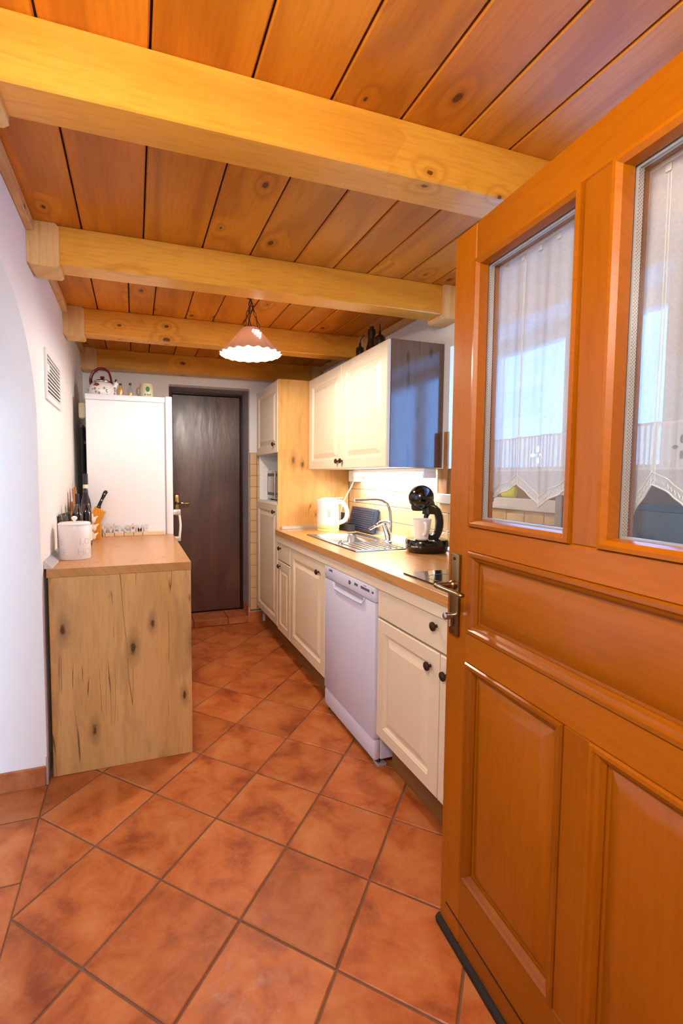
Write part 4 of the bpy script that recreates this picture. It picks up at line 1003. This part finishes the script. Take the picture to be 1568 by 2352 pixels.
# slate leaning on the wall
sl = thing('slate_board', 'dark slate picture board leaning at the left wall behind the white tin', 'board', (-.34, 2.55, ZI))
g = G(); g.box(-.004, .004, -.09, .09, .001, .20, .001); g.xf(Matrix.Translation((-.328, 2.60, ZI + .0005)) @ Matrix.Rotation(R(-7), 4, 'Z') @ Matrix.Rotation(R(-5), 4, 'Y')); g.obj('slate', 'slate', sl, smooth=0)
g = G(); g.box(-.0065, -.0045, -.088, .088, .002, .198); g.xf(Matrix.Translation((-.328, 2.60, ZI + .0005)) @ Matrix.Rotation(R(-7), 4, 'Z') @ Matrix.Rotation(R(-5), 4, 'Y')); g.obj('backing', 'blackm', sl, smooth=0)
# chopping boards
for k, (yy, h, th, lab) in enumerate(((2.82, .245, .010, 'brown wooden chopping board leaning at the wall, lowest of the row'), (2.92, .315, .011, 'light wooden chopping board with rounded handle leaning at the wall'), (3.015, .325, .011, 'tall wooden serving board leaning at the wall beside the wine bottle'))):
    g = G(); w = .044
    pr = [(-w, .0), (w, .0), (w, h * .72), (.022, h * .80), (.020, h * .94), (.010, h), (-.010, h), (-.020, h * .94), (-.022, h * .80), (-w, h * .72)]
    g.prism(pr, -th / 2, th / 2, 'X', inset=.002, drop=.002)
    g.xf(Matrix.Translation((-.318 - .006 * (k == 0), yy, ZI + .0008)) @ Matrix.Rotation(R(-4 if k else -3), 4, 'Y')); tag(g.obj('chopping_board', 'boardwood', smooth=20), lab, 'board', 'boards at the left wall')
# bottles
def bottle(lab, x, y, r, h, z=ZI, capmat='cap', capl=.06, label=None, shoulder=.62):
    t = thing('wine_bottle', lab, 'bottle', (x, y, z), group='wine bottles on the low worktop'); z0 = z + .0005
    g = G(); g.lathe([(r * .9, z0), (r, z0 + .006), (r, z0 + h * shoulder), (r * .86, z0 + h * (shoulder + .07)), (r * .42, z0 + h * (shoulder + .16)), (r * .36, z0 + h * .97 - capl * .0), (r * .36, z0 + h - .001)], (x, y, 0), 22); b = g.obj('glass', 'burg', t)
    g = G(); g.lathe([(r * .40, z0 + h - capl), (r * .42, z0 + h - capl + .002), (r * .42, z0 + h), (.001, z0 + h + .001)], (x, y, 0), 18); g.obj('capsule', capmat, t)
    if label: g = G(); g.lathe([(r * 1.012, z0 + label[0]), (r * 1.012, z0 + label[1])], (x, y, 0), 22, caps=(False, False)); g.obj('paper_label', 'paper', t)
bottle('short dark bottle with wide black stopper right behind the white tin', -.291, 2.66, .026, .295, capl=.055)
bottle('dark wine bottle with shiny shoulders behind the short bottle', -.262, 2.78, .031, .300, capl=.065, label=(.03, .12))
t_ = thing('wine_bottle', 'tallest dark wine bottle with white neck band beside the fridge', 'bottle', (-.272, 3.09, ZI), group='wine bottles on the low worktop')
x, y, z0, r, h = -.290, 3.10, ZI + .0005, .030, .40
g = G(); g.lathe([(r * .9, z0), (r, z0 + .006), (r, z0 + .21), (r * .85, z0 + .24), (r * .5, z0 + .275), (r * .42, z0 + .31), (r * .42, z0 + h)], (x, y, 0), 22); g.obj('glass', 'burg', t_)
g = G(); g.lathe([(r * .46, z0 + .32), (r * .46, z0 + h + .001), (.001, z0 + h + .002)], (x, y, 0), 18); g.obj('capsule', 'cap', t_)
g = G(); g.lathe([(r * .52, z0 + .312), (r * .52, z0 + .335)], (x, y, 0), 18, caps=(False, False)); g.obj('neck_band', 'paper', t_)
g = G(); g.lathe([(r * 1.012, z0 + .08), (r * 1.012, z0 + .18)], (x, y, 0), 22, caps=(False, False)); g.obj('paper_label', 'paper', t_)
# knife block with knife
kb = thing('knife_block', 'orange wooden knife block against the fridge side', 'knife block', (-.225, 3.10, ZI))
g = G(); z = ZI + .0005
prof = [(-.262, z), (-.208, z), (-.208, z + .075), (-.203, z + .098), (-.176, z + .168), (-.186, z + .176), (-.240, z + .198), (-.250, z + .190), (-.262, z + .14)]
prof2 = [(-.262, z), (-.207, z), (-.206, z + .095), (-.178, z + .165), (-.238, z + .198), (-.266, z + .13)]
g.prism(prof2, 3.055, 3.155, 'Y', inset=.004, drop=.004); g.obj('block', 'block', kb, smooth=20)
kn = thing('kitchen_knife', 'black handled kitchen knife standing in the knife block', 'knife', (-.215, 3.10, z + .18))
dirv = Vector((.42, 0, .91)).normalized(); b0 = Vector((-.222, 3.10, z + .187))
nrm = Vector((dirv.z, 0, -dirv.x))
pr = [(0, -.010), (.004, .016), (.020, .010), (.06, .008), (.095, .011), (.112, .013), (.122, .006), (.120, -.008), (.108, -.013), (.06, -.010), (.02, -.011)]
g = G(); P3 = [b0 + dirv * a + nrm * b for a, b in pr]
g.loops([[(p.x, 3.092, p.z) for p in P3], [(p.x, 3.108, p.z) for p in P3]]); g.obj('grip', 'blackm', kn, smooth=20)
for a in (.012, .055, .098):
    c = b0 + dirv * a; g = G(); g.lathe([(.0045, 0), (.0045, -.002)], (c.x, 3.092, c.z), 10, axis='Y'); g.obj('rivet', 'chrome', kn)
g = G(); c = b0 - dirv * .012; P4 = [b0 + dirv * a + nrm * b for a, b in ((-.06, -.008), (-.06, .010), (.001, .012), (.001, -.008))]
g.loops([[(p.x, 3.099, p.z) for p in P4], [(p.x, 3.101, p.z) for p in P4]]); g.obj('blade', 'steel', kn, smooth=0)
# garlic string
gs = thing('garlic_braid', 'braid of white garlic bulbs beside the knife block', 'garlic', (-.255, 3.02, ZI))
for k, (x, y, zz, r) in enumerate(((-.262, 3.005, .150, .020), (-.248, 2.99, .125, .021), (-.262, 3.01, .098, .020), (-.245, 2.985, .078, .022), (-.262, 3.0, .048, .021), (-.250, 2.99, .023, .022))):
    g = G(); zb = ZI + zz; g.lathe([(.004, -r), (r * .7, -r * .8), (r, -r * .1), (r * .85, r * .45), (r * .35, r * 1.0), (r * .18, r * 1.6), (.002, r * 1.9)], (0, 0, 0), 14, wob=lambda a, h: 1 + .06 * cos(6 * a))
    g.xf(Matrix.Translation((x, y, zb)) @ Matrix.Rotation(R(55 if k % 2 else -30), 4, 'Y')); g.obj('bulb', 'garlic', gs)
g = G(); g.tube(bez([(-.258, 3.015, ZI + .002), (-.250, 3.012, ZI + .06), (-.258, 3.015, ZI + .12), (-.262, 3.018, ZI + .185)], 5), .004, 6); g.obj('stem', 'garlic', gs)
# WELCOME sign
ws = thing('welcome_sign', 'white cut-out WELCOME letters on a pale wooden strip at the fridge', 'sign', (-.06, 3.165, ZI)); z = ZI + .0005
g = G(); g.box(-.200, .185, 3.160, 3.190, z, z + .022, .001); g.obj('base_strip', 'signwood', ws, smooth=0)
for k in range(5): g = G(); xx = -.190 + k * .058 ; g.box(xx, xx + .003, 3.1592, 3.1602, z + .002, z + .022); g.obj('slot', 'millwood', ws, smooth=0)
xx = -.200
for ch, size, wd in (('W', .094, .067), ('E', .072, .036), ('L', .072, .034), ('C', .072, .042), ('#', 0, .040), ('M', .072, .050), ('E', .072, .036)):
    if ch == '#':
        c0 = xx + wd * .44; g = G(); zb = z + .0225
        g.prism([(c0 - .015, zb), (c0 + .015, zb), (c0 + .015, zb + .036), (c0 + .020, zb + .036), (c0, zb + .058), (c0 - .020, zb + .036), (c0 - .015, zb + .036)], 3.168, 3.182, 'Y'); g.obj('house_letter', 'letter', ws, smooth=0)
        g = G()
        for ax in (0, 1):
            for az in (0, 1): g.box(c0 - .007 + ax * .0075, c0 - .001 + ax * .0075, 3.1672, 3.1679, zb + .020 + az * .0075, zb + .026 + az * .0075)
        g.obj('house_window', 'dwgrey', ws, smooth=0)
    else:
        c0 = xx + wd * .44; g = text_bm(ch, size * .92, .007, lambda c: (c0 + c.x * .92, 3.175 - c.z, z + .0225 + c.y), .0012); g.obj('letter', 'letter', ws, smooth=0)
    xx += wd * .88 + .002

# ================================================================== HANGING LAMP
LX, LY = .598, 2.45
pl_ = thing('pendant_lamp', 'ruffled pale ceramic lamp hanging on chains, switched on', 'lamp', (LX, LY, 1.945))
ZS = 2.072
def ruf(a, h):
    t = max(0, (ZS - .075 - h) / .055); return 1 + .022 * min(t, 1) * cos(20 * a)
g = G()
po = [(.050, ZS), (.060, ZS - .012), (.100, ZS - .060), (.135, ZS - .098), (.158, ZS - .118), (.167, ZS - .128)]
pi_ = [(r - .005, h - .002) for r, h in po[::-1]]
seg = 144
rings = []
for r, h in po + pi_:
    rings.append([(LX + r * ruf(2 * pi * i / seg, h) * cos(2 * pi * i / seg), LY + r * ruf(2 * pi * i / seg, h) * sin(2 * pi * i / seg), h + (.003 * cos(20 * 2 * pi * i / seg) if r > .15 else 0)) for i in range(seg)])
rings.append(rings[0])
vs = [[g.b.verts.new(p) for p in r] for r in rings[:-1]]; vs.append(vs[0])
for a, b in zip(vs, vs[1:]):
    for i in range(seg): j = (i + 1) % seg; g.b.faces.new((a[i], a[j], b[j], b[i]))
shade = g.obj('shade', 'ceramic', pl_, smooth=60)
# grape-shaped cluster of light holes on the shade
az0 = R(-78)
rows = [(-.5, .5, 1.5), (-1, 0, 1, 2), (-.5, .5, 1.5), (0, 1), (.5,)]
for ri, row in enumerate(rows):
    for q in row:
        r = .066 + ri * .0105; h = ZS - .012 - (r - .060) * 1.2
        a = az0 + (q - .5) * .0150 / r
        nrm = Vector((cos(a) * .77, sin(a) * .77, .64)).normalized(); c = Vector((LX + (r + .001) * cos(a), LY + (r + .001) * sin(a), h + .0005))
        t = G(); t.lathe([(.0042, -.001), (.0042, .0012)], (0, 0, 0), 10); t.xf(Matrix.Translation(c) @ nrm.to_track_quat('Z', 'Y').to_matrix().to_4x4()); t.obj('light_hole', 'tube_light', shade, smooth=0)
g = G(); g.lathe([(.049, ZS - .004), (.049, ZS + .003), (.001, ZS + .010)], (LX, LY, 0), 24); g.obj('cap', 'ceramic', pl_)
g = G(); g.lathe([(.014, ZS - .002), (.016, ZS - .035), (.014, ZS - .045)], (LX, LY, 0), 14); g.obj('lamp_holder', 'white', pl_)
g = G(); prof = [(.026 * sin(pi * k / 12) + .001, ZS - .075 - .030 * cos(pi * k / 12)) for k in range(13)]; g.lathe(prof, (LX, LY, 0), 18); g.obj('bulb', 'bulb', pl_)
def link(g, p, q, w=.006, r=.0016, turn=0):
    p, q = Vector(p), Vector(q); d = (q - p); L = d.length; d.normalize(); a = d.cross(Vector((0, 1, 0))).normalized(); b = d.cross(a); a = a * cos(turn) + b * sin(turn)
    pts = []
    for k in range(14):
        t = 2 * pi * k / 14; pts.append(p + d * (L / 2 + (L / 2 + .002) * cos(t)) + a * w * sin(t))
    g.tube(pts, r, 5, True)
top = Vector((LX, LY, ZC - .022))
for q in range(3):
    a = az0 + .9 + q * 2 * pi / 3; bot = Vector((LX + .047 * cos(a), LY + .047 * sin(a), ZS + .008)); ch = G()
    for k in range(5): link(ch, top.lerp(bot, k / 5), top.lerp(bot, (k + 1) / 5), turn=(k % 2) * pi / 2)
    ch.obj('chain', 'chainm', pl_)
g = G(); g.tube(bez([(LX, LY, ZC - .012), (LX + .012, LY - .01, ZC - .06), (LX - .006, LY, ZC - .11), (LX + .006, LY, ZS + .009)], 5), .0022, 6); g.obj('cord', 'chainm', pl_)
g = G(); g.lathe([(.022, ZC), (.020, ZC - .008), (.005, ZC - .012), (.004, ZC - .024)], (LX, LY, 0), 16); g.obj('ceiling_hook', 'chainm', pl_)
lamp('pendant_bulb_light', 'POINT', (LX, LY, ZS - .125), 15, (1, .95, .87), shadow_soft_size=.03)
